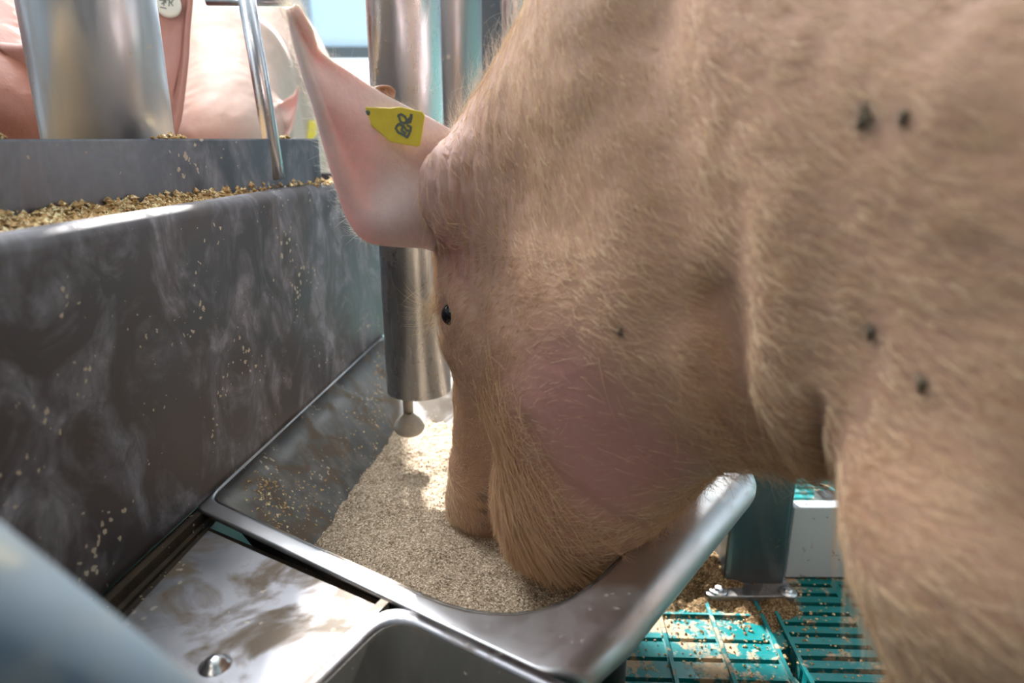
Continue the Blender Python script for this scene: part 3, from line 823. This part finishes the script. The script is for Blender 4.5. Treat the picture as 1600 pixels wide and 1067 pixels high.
def pig_body(h=.0055):
    fd = Field((-1.62, -.34, -.01), (.12, .34, 1.03), h); c = fd.cap
    # trunk, belly
    c((-.66, 0, .675), .270, (-1.22, 0, .650), .270, sc=(1, .93, 1))
    c((-.90, 0, .57), .235, (-1.12, 0, .56), .235, k=.1, sc=(1, .98, 1))
    c((-1.28, .07, .66), .20, k=.08)
    # shoulder hump and shoulders
    c((-.53, 0, .72), .250, k=.10, sc=(1, .88, 1))
    c((-.565, .125, .62), .165, (-.535, .150, .47), .105, k=.05, sc=(1, .85, 1))
    # neck
    c((-.130, 0, .625), .110, (-.45, 0, .69), .225, k=.05, sc=(1, .92, 1))
    c((-.085, 0, .650), .070, (-.20, 0, .725), .125, k=.05)
    c((-.20, 0, .50), .135, (-.42, 0, .58), .17, k=.05)
    # jowl and throat
    c((-.168, .042, .318), .084, (-.235, .035, .448), .090, k=.04)
    c((-.27, .0, .440), .062, (-.47, 0, .54), .12, k=.05)
    # cranium and face
    c((-.050, 0, .575), .095, (-.055, 0, .50), .094, k=.04, sc=(1, .95, 1))
    c((-.085, .045, .46), .066, k=.04)                       # cheek bone
    c((-.058, 0, .43), .082, (-.014, 0, .27), .050, k=.04)   # muzzle
    c((.000, 0, .262), .043, (.008, 0, .212), .046, k=.018, sc=(1, 1, 1))
    c((-.10, .02, .235), .040, (-.15, .03, .295), .064, k=.03)  # lower jaw and chin
    c((-.16, .045, .42), .085, k=.05)                         # cheek muscle
    # brow, eye socket, lids
    c((-.036, .060, .498), .026, (-.055, .076, .492), .022, k=.03)
    c((-.016, .074, .462), .017, k=.014, sub=True)
    c((-.040, .076, .441), .014, (-.022, .064, .440), .012, k=.02)
    # mouth slit
    c((-.052, .015, .170), .020, (-.058, .086, .268), .015, k=.008, sub=True)
    c((-.056, .060, .245), .007, (-.085, .085, .275), .004, k=.010, sub=True)
    # nostrils
    c((.028, .014, .170), .007, (.020, .014, .195), .005, k=.006, sub=True)
    # ear root
    c((-.055, .070, .60), .040, (-.042, .094, .60), .030, k=.03, sc=(1, 1, 1.4))
    # front legs
    c((-.535, .145, .44), .090, (-.545, .135, .245), .052, k=.05)
    c((-.545, .135, .245), .050, (-.565, .135, .10), .038, k=.03)
    c((-.565, .135, .10), .040, (-.545, .135, .055), .042, k=.02)
    # hind legs
    c((-1.25, .13, .56), .185, (-1.24, .15, .40), .115, k=.05, sc=(1, .75, 1))
    c((-1.24, .15, .40), .10, (-1.37, .14, .27), .045, k=.04)
    c((-1.37, .14, .27), .043, (-1.33, .14, .10), .036, k=.02)
    c((-1.33, .14, .10), .038, (-1.31, .14, .055), .040, k=.02)
    # tail
    c((-1.50, 0, .70), .022, (-1.56, .01, .66), .012, k=.03, mirror=False)
    c((-1.56, .01, .66), .011, (-1.55, .03, .61), .008, k=.01, mirror=False)
    V, Q = fd.mesh(); V = relax(V, Q, 4)
    return V, Q

def ear_sheet(rows, Ydep, thick=.0035, curl=.02, ns=46, ntt=30):
    """rows: (px,py) of the lower and upper edge per station with depths; returns outer+inner skin in pig space"""
    R = []
    for (l_, u_, yl, yu, bul) in rows:
        a = to_pig(at(*l_, yl)); b = to_pig(at(*u_, yu)); R.append((a, b, bul))
    def catmull(P, t):
        n = len(P)-1; x = t*n; i = min(int(x), n-1); f = x-i
        p0, p1, p2, p3 = P[max(i-1, 0)], P[i], P[i+1], P[min(i+2, n)]
        return .5*((2*p1)+(-p0+p2)*f+(2*p0-5*p1+4*p2-p3)*f*f+(-p0+3*p1-3*p2+p3)*f**3)
    Ls = [r[0] for r in R]; Us = [r[1] for r in R]; Bs = [np.array([r[2]]) for r in R]
    cam_l = to_pig(np.array((0, 0, CAMZ)))
    V = []
    for i in range(ns):
        t = i/(ns-1); a = catmull(Ls, t); b = catmull(Us, t); bu = catmull(Bs, t)[0]
        for j in range(ntt):
            s_ = .5-.5*math.cos(math.pi*j/(ntt-1)); p = a*(1-s_)+b*s_
            tow = cam_l-p; tow /= np.linalg.norm(tow)
            p = p + tow*(.010*math.exp(-((t-.22)/.12)**2-((s_-.30)/.22)**2) - .009*math.exp(-((t-.16)/.07)**2-((s_-.62)/.22)**2) + .007*math.exp(-((s_-.16)/.10)**2)*math.sin(math.pi*t) + bu*math.sin(math.pi*min(1, s_*1.0))**.8 + .006*math.sin(t*9+s_*5)*math.sin(math.pi*s_))
            V.append(p)
    V = np.array(V); F0 = np.array(grid_faces(ns, ntt))
    N = normals(V, F0)
    if (N*(cam_l-V)).sum() < 0: N = -N; F0 = F0[:, ::-1]
    j = np.tile(np.arange(ntt), ns)/(ntt-1); i_ = np.repeat(np.arange(ns), ntt)/(ns-1)
    prof = np.clip(np.sqrt(np.clip(1-(2*j-1)**4, 0, 1)), .12, 1)*np.clip(np.sqrt(1-i_**8), .1, 1)*thick*(1+1.2*(1-i_)**2)
    Vo = V+N*prof[:, None]; Vi = V-N*prof[:, None]; nV = len(V)
    Fa = [tuple(q) for q in F0] + [tuple((q+nV)[::-1]) for q in F0]
    bd = [i*ntt for i in range(ns)] + [(ns-1)*ntt+j for j in range(1, ntt)] + [i*ntt+ntt-1 for i in range(ns-2, -1, -1)] + [j for j in range(ntt-2, 0, -1)]
    m_ = len(bd)
    Fa += [(bd[k], bd[(k+1) % m_], bd[(k+1) % m_]+nV, bd[k]+nV) for k in range(m_)]
    return np.vstack([Vo, Vi]), Fa, V, N
EAR_ROWS = [
    ((682, 392), (742, 205), .720, .735, .030),
    ((660, 384), (708, 206), .700, .722, .026),
    ((615, 382), (668, 184), .680, .705, .018),
    ((570, 374), (633, 166), .668, .690, .010),
    ((542, 338), (603, 150), .660, .680, .010),
    ((524, 288), (575, 133), .652, .670, .008),
    ((507, 230), (545, 112), .645, .660, .006),
    ((494, 175), (518, 94), .640, .650, .004),
    ((476, 120), (496, 74), .638, .642, .003),
    ((458, 60), (486, 42), .635, .634, .002),
    ((447, 14), (464, 6), .632, .630, .001)]

def sm(x, a, b): t = np.clip((x-a)/(b-a), 0, 1); return t*t*(3-2*t)
def g3(P, c, r): return np.exp(-(((P-np.array(c))/np.array(r))**2).sum(1))
def coat(V, ear=False):
    """pigment of skin and coat, plus painted mouth shade, from the place on the body"""
    P = V.copy(); P[:, 1] = np.abs(P[:, 1])
    base = np.array((.58, .33, .21)); col = np.tile(base, (len(P), 1))
    def lay(wt, c):
        nonlocal col; col = col*(1-wt[:, None]) + np.array(c)*wt[:, None]
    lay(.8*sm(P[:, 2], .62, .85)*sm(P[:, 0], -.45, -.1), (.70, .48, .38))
    lay(.9*g3(P, (-.17, .14, .36), (.085, .10, .085)), (.50, .235, .215))       # rosy jowl
    lay(.6*g3(P, (-.12, .10, .20), (.05, .10, .05)), (.50, .30, .19))
    lay(.55*g3(P, (-.08, .09, .30), (.05, .06, .10)), (.56, .34, .20))
    lay(.95*g3(P, (-.03, .10, .60), (.065, .09, .09)), (.80, .52, .50))
    lay(.8*g3(P, (-.045, .085, .545), (.022, .05, .030)), (.72, .30, .30))          # ear root
    lay(.6*g3(P, (-.01, .08, .45), (.03, .04, .04)), (.45, .25, .24))
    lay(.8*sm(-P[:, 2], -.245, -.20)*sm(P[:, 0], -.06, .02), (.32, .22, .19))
    lay(np.clip(1.3*g3(P, (-.056, .055, .232), (.019, .050, .048)), 0, 1), (.05, .03, .03))        # lips, painted dark for the shade inside the mouth   # dusty snout
    lay(.25*np.clip(vnoise(V, 7, 2, 3), 0, 1), (.56, .30, .26))
    lay(.25*np.clip(vnoise(V, 10, 8, 3), 0, 1), (.66, .46, .28))
    if not ear:
        for c, r in PINK: lay(.75*g3(P, c, (r, r*1.3, r)), (.56, .25, .23))
        for c, r in GOLD: lay(.7*g3(P, c, (r, r*1.3, r)), (.48, .25, .13))
        for c, r, w_ in SPOTS: lay(w_*g3(V, c, (r, r*1.5, r*.8)), (.09, .07, .05))
    if ear: col[:] = (.90, .76, .76)
    return col

PV, PQ = pig_body()
EV, EF, EC, EN = ear_sheet(EAR_ROWS, None)
PN = normals(PV, PQ)
# skin folds: shallow wrinkles behind the ear, neck fold, arm pit folds (in the real surface)
P_ = PV.copy(); P_[:, 1] = np.abs(P_[:, 1])
wr = g3(P_, (-.055, .12, .62), (.055, .06, .10))
PV = PV + PN*(wr*.0032*np.sin((P_[:, 0]*1.0+P_[:, 1]*.5)*520+vnoise(PV, 22, 4, 2)*2.2))[:, None]
fold = g3(P_, (-.345, .2, .50), (.022, .15, .14)); PV = PV - PN*(fold*.014)[:, None]
fold = g3(P_, (-.40, .2, .43), (.012, .12, .05)); PV = PV - PN*(fold*.012)[:, None]
PV = PV + PN*(.0022*vnoise(PV, 14, 6, 3)+.0008*vnoise(PV, 55, 7, 2))[:, None]*sm(PV[:, 2], .12, .25)[:, None]
PN = normals(PV, PQ)

W_ = PO + PV[:, :1]*PH + PV[:, 1:2]*PL + PV[:, 2:]*np.array((0, 0, 1.))
_r = W_-np.array((0, 0, CAMZ)); _d = _r[:, 1]*CT-_r[:, 2]*ST; _d[_d < .05] = 9e9
_px = 800+F*_r[:, 0]/_d; _py = 533+F*(-(_r[:, 2]*CT+_r[:, 1]*ST))/_d
def surf(px, py):
    """the point of the pig's flank that the photograph shows at this spot"""
    k = (_px-px)**2+(_py-py)**2; c = np.nonzero(k < 14**2)[0]
    if len(c) == 0: c = np.argsort(k)[:6]
    near_ = c[_d[c] < _d[c].min()+.03]; i = near_[np.argmin(k[near_])]
    return PV[i].copy()
def crease(pts, width, depth, side=0.0):
    global PV
    S = [surf(*p) for p in pts]; best = np.full(len(PV), 9e9)
    for a, b in zip(S[:-1], S[1:]):
        ab = b-a; t = np.clip(((PV-a)@ab)/(ab@ab), 0, 1); best = np.minimum(best, np.linalg.norm(PV-a-t[:, None]*ab, axis=1))
    PV = PV - PN*(depth*np.exp(-(best/width)**2))[:, None] + PN*(depth*.22*np.exp(-((best-width*2.1)/(width*1.2))**2))[:, None]
crease([(1115, 470), (1140, 560), (1165, 640), (1205, 705), (1260, 735)], .012, .0065)
crease([(1085, 560), (1120, 640), (1160, 700)], .007, .004)
crease([(1270, 620), (1282, 680), (1290, 730)], .007, .007)
crease([(1005, 60), (1030, 180), (1050, 300), (1075, 480)], .034, .013)
crease([(700, 372), (722, 330), (738, 270), (735, 230)], .006, .0022)
crease([(715, 390), (742, 340), (755, 280)], .005, .0015)
crease([(680, 300), (672, 340), (678, 385)], .005, .002)
crease([(718, 440), (740, 475), (748, 520)], .008, .004)
crease([(1000, 820), (930, 790), (860, 730), (820, 660)], .008, .003)
PN = normals(PV, PQ)
EYE = surf(700, 490); EYE = EYE + np.array((.001, -.0075, 0)); EYE[1] = abs(EYE[1]); print('EYE', EYE)
d_ = np.linalg.norm(np.column_stack([PV[:, 0], np.abs(PV[:, 1]), PV[:, 2]])-EYE, axis=1)
PV = PV - PN*(.007*np.exp(-(d_/.011)**2))[:, None] + PN*(.0035*np.exp(-((d_-.019)/.005)**2))[:, None]
PN = normals(PV, PQ)
SPOTS = [(surf(1355, 180), .009, .75), (surf(1365, 520), .0065, .95), (surf(972, 512), .0055, .8), (surf(1412, 190), .006, .5), (surf(1440, 600), .007, .5), (surf(1135, 450), .0035, .6), (surf(1345, 150), .004, .5), (surf(757, 775), .009, .95), (surf(760, 798), .009, .95), (surf(758, 822), .008, .9)]  # last three paint the mouth's inner shade onto the muzzle
PINK = [(surf(900, 640), .055), (surf(960, 720), .050), (surf(870, 600), .035), (surf(1030, 720), .035), (surf(930, 770), .030)]
GOLD = [(surf(800, 680), .028), (surf(850, 770), .03), (surf(930, 830), .03), (surf(770, 600), .022)]

def mirror_b(V): return V*np.array((1, -1, 1))
def build_pig_mesh():
    parts = [(PV, [tuple(q) for q in PQ]), (EV, EF), (mirror_b(EV), [f[::-1] for f in EF])]
    V, Fc = merge(parts)
    me = bpy.data.meshes.new('pig_body'); me.from_pydata(V.tolist(), [], Fc); me.update()
    me.polygons.foreach_set('use_smooth', [True]*len(me.polygons))
    col = np.vstack([coat(PV), coat(EV, True), coat(EV, True)])
    ca = me.color_attributes.new('coat', 'FLOAT_COLOR', 'POINT')
    ca.data.foreach_set('color', np.column_stack([col, np.ones(len(col))]).ravel())
    return me
def flow(P, N):
    """lie of the coat"""
    b = np.abs(P[:, 1]); sgn = np.sign(P[:, 1]+1e-9)
    D = np.tile(np.array((-1., 0, -.25)), (len(P), 1))                    # trunk: backwards and a little down
    face = sm(P[:, 0], -.30, -.10)*(1-sm(P[:, 2], .50, .62))
    D = D*(1-face[:, None]) + face[:, None]*np.array((-.55, 0, .35))       # face: up and back
    low = sm(-P[:, 2], -.30, -.22)*sm(P[:, 0], -.3, -.2)
    D = D*(1-low[:, None]) + low[:, None]*np.array((-.2, 0, -1.))          # chin hangs down
    nk = sm(P[:, 0], -.38, -.15)*sm(P[:, 2], .52, .62)
    D = D*(1-nk[:, None]) + nk[:, None]*np.array((-.45, 0, -.9))            # neck: down the side
    D = D + .35*np.stack([vnoise(P, 9, 21, 2), vnoise(P, 9, 22, 2), vnoise(P, 9, 23, 2)], 1)
    D -= N*(D*N).sum(1, keepdims=True)
    return D/(np.linalg.norm(D, axis=1, keepdims=True)+1e-9)
def grow(name, P, N, D, length, rad, mat, parent, seed=1, lift=.25, jit=.25, pts=5, droop=.0):
    r = np.random.default_rng(seed); n = len(P)
    D = D + r.normal(size=(n, 3))*jit; D -= N*(D*N).sum(1, keepdims=True)
    D /= np.linalg.norm(D, axis=1, keepdims=True)+1e-9
    Ln = length*(.55+.9*r.random(n)); lf = lift*(.5+r.random(n))
    bend = np.cross(N, D)*(r.normal(size=(n, 1))*.18)
    t = np.linspace(0, 1, pts)
    X = P[:, None]-N[:, None]*.001 + D[:, None]*(Ln[:, None]*t)[..., None] + N[:, None]*((Ln*lf)[:, None]*(t-.55*t*t))[..., None] + bend[:, None]*(Ln[:, None]*t*t)[..., None]
    X[..., 2] -= droop*Ln[:, None]*t*t
    hc = bpy.data.hair_curves.new(name); hc.add_curves([pts]*n)
    hc.attributes['position'].data.foreach_set('vector', X.astype(np.float32).ravel())
    ra = hc.attributes.get('radius') or hc.attributes.new('radius', 'FLOAT', 'POINT')
    rr = np.broadcast_to(rad*(1-.75*t), (n, pts))*(.7+.6*r.random((n, 1))); ra.data.foreach_set('value', rr.astype(np.float32).ravel())
    hc.materials.append(mat)
    o = bpy.data.objects.new(name, hc); COL.objects.link(o); o.parent = parent; o['kind'] = 'stuff'
    return o
def MOUTH(c): return g3(np.column_stack([c[:, 0], np.abs(c[:, 1]), c[:, 2]]), (-.056, .055, .232), (.022, .055, .048))
def sample(V, Q, N, n, dens, seed):
    r = np.random.default_rng(seed); c = V[Q].mean(1); d0 = dens
    dens = lambda c: d0(c)*(1-np.clip(1.4*MOUTH(c), 0, 1))*(1-np.clip(sum(w_*g3(c, q, (r_*1.2, r_*2, r_)) for q, r_, w_ in SPOTS), 0, .97))
    ar = np.linalg.norm(np.cross(V[Q[:, 2]]-V[Q[:, 0]], V[Q[:, 3]]-V[Q[:, 1]]), axis=1)*.5
    p = ar*dens(c); p /= p.sum(); k = r.choice(len(Q), n, p=p)
    u, v = r.random((2, n, 1)); q = Q[k]
    P = (V[q[:, 0]]*(1-u)+V[q[:, 1]]*u)*(1-v)+(V[q[:, 3]]*(1-u)+V[q[:, 2]]*u)*v
    Nn = (N[q[:, 0]]*(1-u)+N[q[:, 1]]*u)*(1-v)+(N[q[:, 3]]*(1-u)+N[q[:, 2]]*u)*v
    return P, Nn/(np.linalg.norm(Nn, axis=1, keepdims=True)+1e-9)

HAIR = 1.0
me_pig = build_pig_mesh(); me_pig.materials.append(M['skin'])
pig = bpy.data.objects.new('pig', me_pig); COL.objects.link(pig)
pig.location = PO; pig.rotation_euler = (0, 0, PRZ)
tag(pig, 'large tan pig with yellow ear tag eating from the trough, body filling the right side', 'pig')
def pw(V): return V      # pig space is the object's own frame
# eyes
for s_ in (1, -1):
    V, Fc = lathe([(1e-5, .0125)]+[(.0115*math.sin(a), .0115*math.cos(a)) for a in np.linspace(.2, math.pi-.01, 12)], EYE*np.array((1, s_, 1)), 24)
    mesh_obj('eye', V, Fc, M['eye'], pig, world=False)
# specks of dried mud caught in the coat
for c_, r_, w_ in SPOTS[:5]:
    i_ = int(np.argmin(((PV-c_)**2).sum(1))); nv0 = PN[i_]; u0 = np.cross(nv0, (0, 0, 1)); u0 /= np.linalg.norm(u0); v0 = np.cross(nv0, u0); R0 = r_*.50
    V = [c_+nv0*.0028]; 
    for q_ in (.55, 1.0):
        for k in range(14):
            a0 = k*math.tau/14; rr0 = R0*q_*(1+.28*math.sin(3*a0+i_)+.15*math.sin(5*a0+2*i_)); V.append(c_+u0*rr0*math.cos(a0)*.8+v0*rr0*math.sin(a0)*1.25+nv0*(.0024 if q_ < 1 else .0005))
    Fc = [(0, 1+k, 1+(k+1) % 14) for k in range(14)]+[(1+k, 15+k, 15+(k+1) % 14, 1+(k+1) % 14) for k in range(14)]
    mesh_obj('mud_speck', V, Fc, M['mud'], pig, world=False)
# hooves
for (x, y) in ((-.54, .135), (-1.305, .14)):
    for s_ in (1, -1):
        for q in (-1, 1):
            V, Fc = lathe([(.016, .052), (.021, .03), (.024, .004), (.0, .002)], (x+.012, s_*y+q*.0215, 0), 20, axis=(-.25, 0, 1))
            mesh_obj('hoof', V, Fc, M['nail'], pig, world=False)
if HAIR > 0:
    lat = lambda c: .15+.85*(c[:, 1] > -.02)
    P, N = sample(PV, PQ, PN, int(95000*HAIR), lambda c: lat(c)*(1-.75*g3(np.column_stack([c[:, 0], np.abs(c[:, 1]), c[:, 2]]), (-.03, .11, .61), (.06, .06, .08)))*sm(c[:, 0], -.62, -.42)*sm(c[:, 2], .17, .22)*(.04+.96*(1-np.clip(sum(g3(np.column_stack([c[:, 0], np.abs(c[:, 1]), c[:, 2]]), q, (r_*1.1, r_*1.5, r_*1.1)) for q, r_ in PINK), 0, 1))+.02), 11)
    grow('head_hair', P, N, flow(P, N), .0145, .00015, M['hair'], pig, 1, .24)
    P, N = sample(PV, PQ, PN, int(60000*HAIR), lambda c: lat(c)*(1-.92*sm(c[:, 0], -.62, -.42))*sm(c[:, 2], .05, .3), 12)
    grow('body_hair', P, N, flow(P, N), .024, .00016, M['hair'], pig, 2, .14)
    P, N = sample(PV, PQ, PN, int(22000*HAIR), lambda c: lat(c)*(g3(np.column_stack([c[:, 0], np.abs(c[:, 1]), c[:, 2]]), (-.09, .08, .28), (.06, .07, .09))+.6*g3(c, (-.17, .1, .21), (.09, .08, .03))+.10*g3(c, (-.33, .1, .38), (.12, .1, .06)))*(1-np.clip(1.3*sum(g3(c, q, (r_, r_*1.5, r_)) for q, r_ in PINK), 0, 1))*(1-np.clip(1.5*MOUTH(c), 0, 1))*sm(-c[:, 0]-.25*(c[:, 2]-.25), .030, .060), 13)
    D = flow(P, N)*.3 + np.array((-.35, 0, -.9)); D -= N*(D*N).sum(1, keepdims=True)
    grow('cheek_hair', P, N, D/np.linalg.norm(D, axis=1, keepdims=True), .034, .00020, M['hair_gold'], pig, 3, .3, .4, droop=.2)
    P, N = sample(PV, PQ, PN, int(5200*HAIR), lambda c: sm(c[:, 2]-(.60-.9*(c[:, 0]+.0)), -.06, .05)*sm(c[:, 0], -.6, -.2)*sm(-np.abs(c[:, 1]), -.08, -.03), 14)
    D = np.tile(np.array((-.5, 0, .1)), (len(P), 1)); D -= N*(D*N).sum(1, keepdims=True)
    grow('nape_bristle', P, N, D/np.linalg.norm(D, axis=1, keepdims=True), .030, .00010, M['hair_white'], pig, 4, .8, .5)
    # brow lashes
    P, N = sample(PV, PQ, PN, int(260*HAIR), lambda c: g3(c, (-.015, .085, .487), (.015, .02, .016)), 15)
    D = np.tile(np.array((.5, .4, -.6)), (len(P), 1))
    grow('lash', P, N, D/np.linalg.norm(D, axis=1, keepdims=True), .036, .00011, M['hair'], pig, 5, .7, .3)
    for s_, nm in ((1, 31), (-1, 32)):
        k = rng.integers(0, len(EC), 3000); sg = rng.choice((-1, 1), 3000, p=(.3, .7))[:, None]
        P = EC[k]+rng.normal(size=(3000, 3))*.0015; N = EN[k]*sg; P = P+N*.003
        D = np.tile(EC[-15]-EC[15], (3000, 1))+0; D -= N*(D*N).sum(1, keepdims=True); D /= np.linalg.norm(D, axis=1, keepdims=True)
        if s_ < 0: P, N, D = mirror_b(P), mirror_b(N), mirror_b(D)
        grow('ear_hair', P, N, D, .007, .00007, M['hair_white'], pig, nm, .2, .5)
    # fringe along the ear's rims
    k = np.concatenate([np.arange(14, 46)*30, np.arange(20, 46)*30+29, (np.arange(36, 46)[:, None]*30+np.arange(0, 30, 3)).ravel()]); k = np.repeat(k, 6)
    P = EC[k]+rng.normal(size=(len(k), 3))*.0015; N = EN[k]
    D = np.tile(EC[-15]-EC[15], (len(k), 1))+rng.normal(size=(len(k), 3))*.08; D /= np.linalg.norm(D, axis=1, keepdims=True)
    grow('ear_hair', P, N, D, .012, .00008, M['hair_white'], pig, 33, .9, .6)

# ear tag, in the plane of the ear, slightly proud of it
def ear_tag():
    quad = [(560, 168), (571, 166.5), (610, 168), (625, 166), (660, 174), (664, 180), (657, 226), (652, 229), (609, 221), (602, 214), (570, 187), (559, 175)]
    Yt = .655
    o0 = at(612, 195, Yt)
    fr = [at(x, y, Yt - .00012*(x-612)*0) for x, y in quad]
    # tag plane is tilted: left end touches the ear, right end stands off
    ax = at(664, 200, Yt)-at(560, 175, Yt); ax /= np.linalg.norm(ax)
    V0 = np.array([to_pig(p) for p in fr])
    cm = to_pig(np.array((0, 0, CAMZ)))
    c = V0.mean(0); nv = cm-c; nv /= np.linalg.norm(nv)
    rp = lambda i: V0[i]
    n = len(V0); T = .0022
    back = V0-nv*T
    V = np.vstack([V0, back]); Fc = [tuple(range(n))[::-1], tuple(range(n, 2*n))]+[(i, (i+1) % n, (i+1) % n+n, i+n) for i in range(n)]
    o = mesh_obj('ear_tag', V, Fc, M['yellow'], pig, smooth=False, world=False); o['label'] = 'yellow plastic ear tag with handwritten number'
    bevel(o, .0007, 2)
    # stud and its hole, on the narrow end
    p = to_pig(at(574.5, 175.5, Yt)) ; V, Fc = lathe([(1e-5, .0006), (.0022, .0006), (.0026, -.001)], p, 16, axis=nv)
    mesh_obj('tag_hole', V, Fc, M['ink'], o, world=False)
    # crease line and hand-written number
    def stroke(pts, wd=.0011):
        segs = []
        for a, b in zip(pts[:-1], pts[1:]):
            A_ = to_pig(at(*a, Yt))+nv*.0004; B_ = to_pig(at(*b, Yt))+nv*.0004
            s_ = np.cross(B_-A_, nv); s_ /= np.linalg.norm(s_)+1e-9; e = (B_-A_)/np.linalg.norm(B_-A_)*wd*.3
            segs.append(([A_+s_*wd-e, B_+s_*wd+e, B_-s_*wd+e, A_-s_*wd-e], [(0, 1, 2, 3)]))
        return merge(segs)
    S = [stroke([(624, 183), (622, 180), (627, 178), (633, 182), (636, 189)]), stroke([(643, 178), (641, 186)], .0012),
         stroke([(624, 184), (626, 190), (632, 192), (641, 190), (643, 182), (636, 188), (632, 192)]),
         stroke([(619, 198), (623, 193), (630, 196), (635, 203), (641, 205), (642, 198), (636, 195)]),
         stroke([(618, 199), (622, 206), (630, 210), (636, 214), (640, 207)]), stroke([(630, 196), (627, 203), (634, 208)])]
    V, Fc = merge(S)
    mesh_obj('number', V, Fc, M['ink'], o, smooth=False, world=False)
    # brown round button at the other side of the ear
    p = to_pig(at(592, 150, .690)); 
    V, Fc = lathe([(1e-5, .003), (.012, .003), (.0155, .002), (.0165, 0), (.0155, -.002), (1e-5, -.002)], p, 40, axis=to_pig(at(592, 150, .690)+np.array((-.35, .40, .9)))-p)
    o2 = mesh_obj('tag_button', V, Fc, M['brown_disc'], pig, world=False); o2['label'] = 'brown rubber button of the ear tag'
ear_tag()

# ------------------------------------------------------------------ pigs on the other side of the hopper
def dup_pig(loc, rz, label, scale=1.0, mat=None):
    r = pig.copy(); COL.objects.link(r)
    r.data = me_pig
    r.location = loc; r.rotation_euler = (0, 0, rz); r.scale = (scale,)*3
    r['label'] = label
    if mat:
        r.material_slots[0].link = 'OBJECT'; r.material_slots[0].material = mat
    for ch in pig.children:
        if ch.name.startswith(('eye', 'hoof')):
            c = ch.copy(); COL.objects.link(c); c.parent = r
    return r
def raised_mesh(ang, es=1.35):
    me = me_pig.copy(); n = len(me.vertices); c = np.empty(n*3); me.vertices.foreach_get('co', c); c = c.reshape(-1, 3); ne = len(PV)
    for sg, sl in ((1, slice(ne, ne+len(EV))), (-1, slice(ne+len(EV), None))):
        rt = ROOT*np.array((1, sg, 1)); c[sl] = rt+(c[sl]-rt)*es
    w_ = sm(c[:, 0], -.55, -.30)*ang; px_, pz_ = -.45, .62
    x = c[:, 0]-px_; z = c[:, 2]-pz_
    keep = (c[:, 2] < .50) & (c[:, 0] < -.40)
    w_[keep] = 0
    c[:, 0] = px_+x*np.cos(w_)-z*np.sin(w_); c[:, 2] = pz_+x*np.sin(w_)+z*np.cos(w_)
    me.vertices.foreach_set('co', c.ravel()); me.update(); return me
ROOT = np.array((-.045, .09, .60))
from mathutils.bvhtree import BVHTree
def hit(o, px, py):
    """where the line of sight meets this pig's skin, in the pig's own frame"""
    Mx = wmat(o); inv = Mx.inverted()
    me = o.data; t = BVHTree.FromPolygons([v.co for v in me.vertices], [p.vertices[:] for p in me.polygons])
    d = Vector(at(px, py, 1.0)-np.array((0, 0, CAMZ))); o0 = inv @ Vector((0, 0, CAMZ)); d0 = (inv.to_3x3() @ d).normalized()
    loc, nrm_, i, dist = t.ray_cast(o0, d0)
    return (np.array(loc) if loc else None), np.array(-d0)
pig2 = dup_pig((-.67, .96, 0), math.atan2(-.74, .67), 'ruddy dark pig behind the wide tube with a cream round ear tag', 1.04, M['skin_back'])
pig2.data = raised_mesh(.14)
for ch in list(pig2.children):
    if ch.name.startswith('eye'): bpy.data.objects.remove(ch)
for px_, py_ in ((262, 6), (270, 12), (258, 3)):
    q, nv_ = hit(pig2, px_, py_)
    if q is not None:
        V, Fc = lathe([(1e-5, .0035), (.013, .0035), (.0165, .0025), (.0172, 0), (.0165, -.002)], q+nv_*.003, 36, axis=nv_)
        o = mesh_obj('ear_tag', V, Fc, M['cream'], pig2, world=False); o['label'] = 'cream round ear tag with dark scribble'
        u_ = np.cross(nv_, (0, 0, 1)); u_ /= np.linalg.norm(u_); w2 = np.cross(nv_, u_); segs = []
        for k in range(9):
            a0 = rng.uniform(0, 6.28); c_ = q+nv_*.0068+u_*rng.uniform(-.007, .007)+w2*rng.uniform(-.007, .007); e_ = (u_*math.cos(a0)+w2*math.sin(a0))*.004; f_ = np.cross(nv_, e_)*.2
            segs.append(([c_-e_-f_, c_+e_-f_, c_+e_+f_, c_-e_+f_], [(0, 1, 2, 3)]))
        V, Fc = merge(segs); mesh_obj('scribble', V, Fc, M['ink'], o, smooth=False, world=False)
        break
print('PIG2TAG', q)
pig3 = dup_pig((-.60, 1.50, 0), math.atan2(-.95, .30), 'pale pig behind the thin tilted rod at the far side of the hopper', 1.10, M['skin_pale'])
pig3.data = raised_mesh(.04, .45)
for px_, py_ in ((484, 200), (478, 200), (470, 196)):
    q, nv_ = hit(pig3, px_, py_)
    if q is not None:
        u_ = np.cross(nv_, (0, 0, 1)); u_ /= np.linalg.norm(u_); w2 = np.cross(nv_, u_)
        c_ = q+nv_*.008; P4 = [c_+u_*a+w2*b for a, b in ((-.016, -.019), (.016, -.019), (.016, .012), (.005, .026), (-.005, .026), (-.016, .012))]
        V = P4+[x-nv_*.002 for x in P4]; Fc = [tuple(range(6))[::-1], tuple(range(6, 12))]+[(i, (i+1) % 6, (i+1) % 6+6, i+6) for i in range(6)]
        o = mesh_obj('ear_tag', V, Fc, M['yellow'], pig3, smooth=False, world=False); o['label'] = 'plain yellow ear tag'
        break
print('PIG3TAG', q)
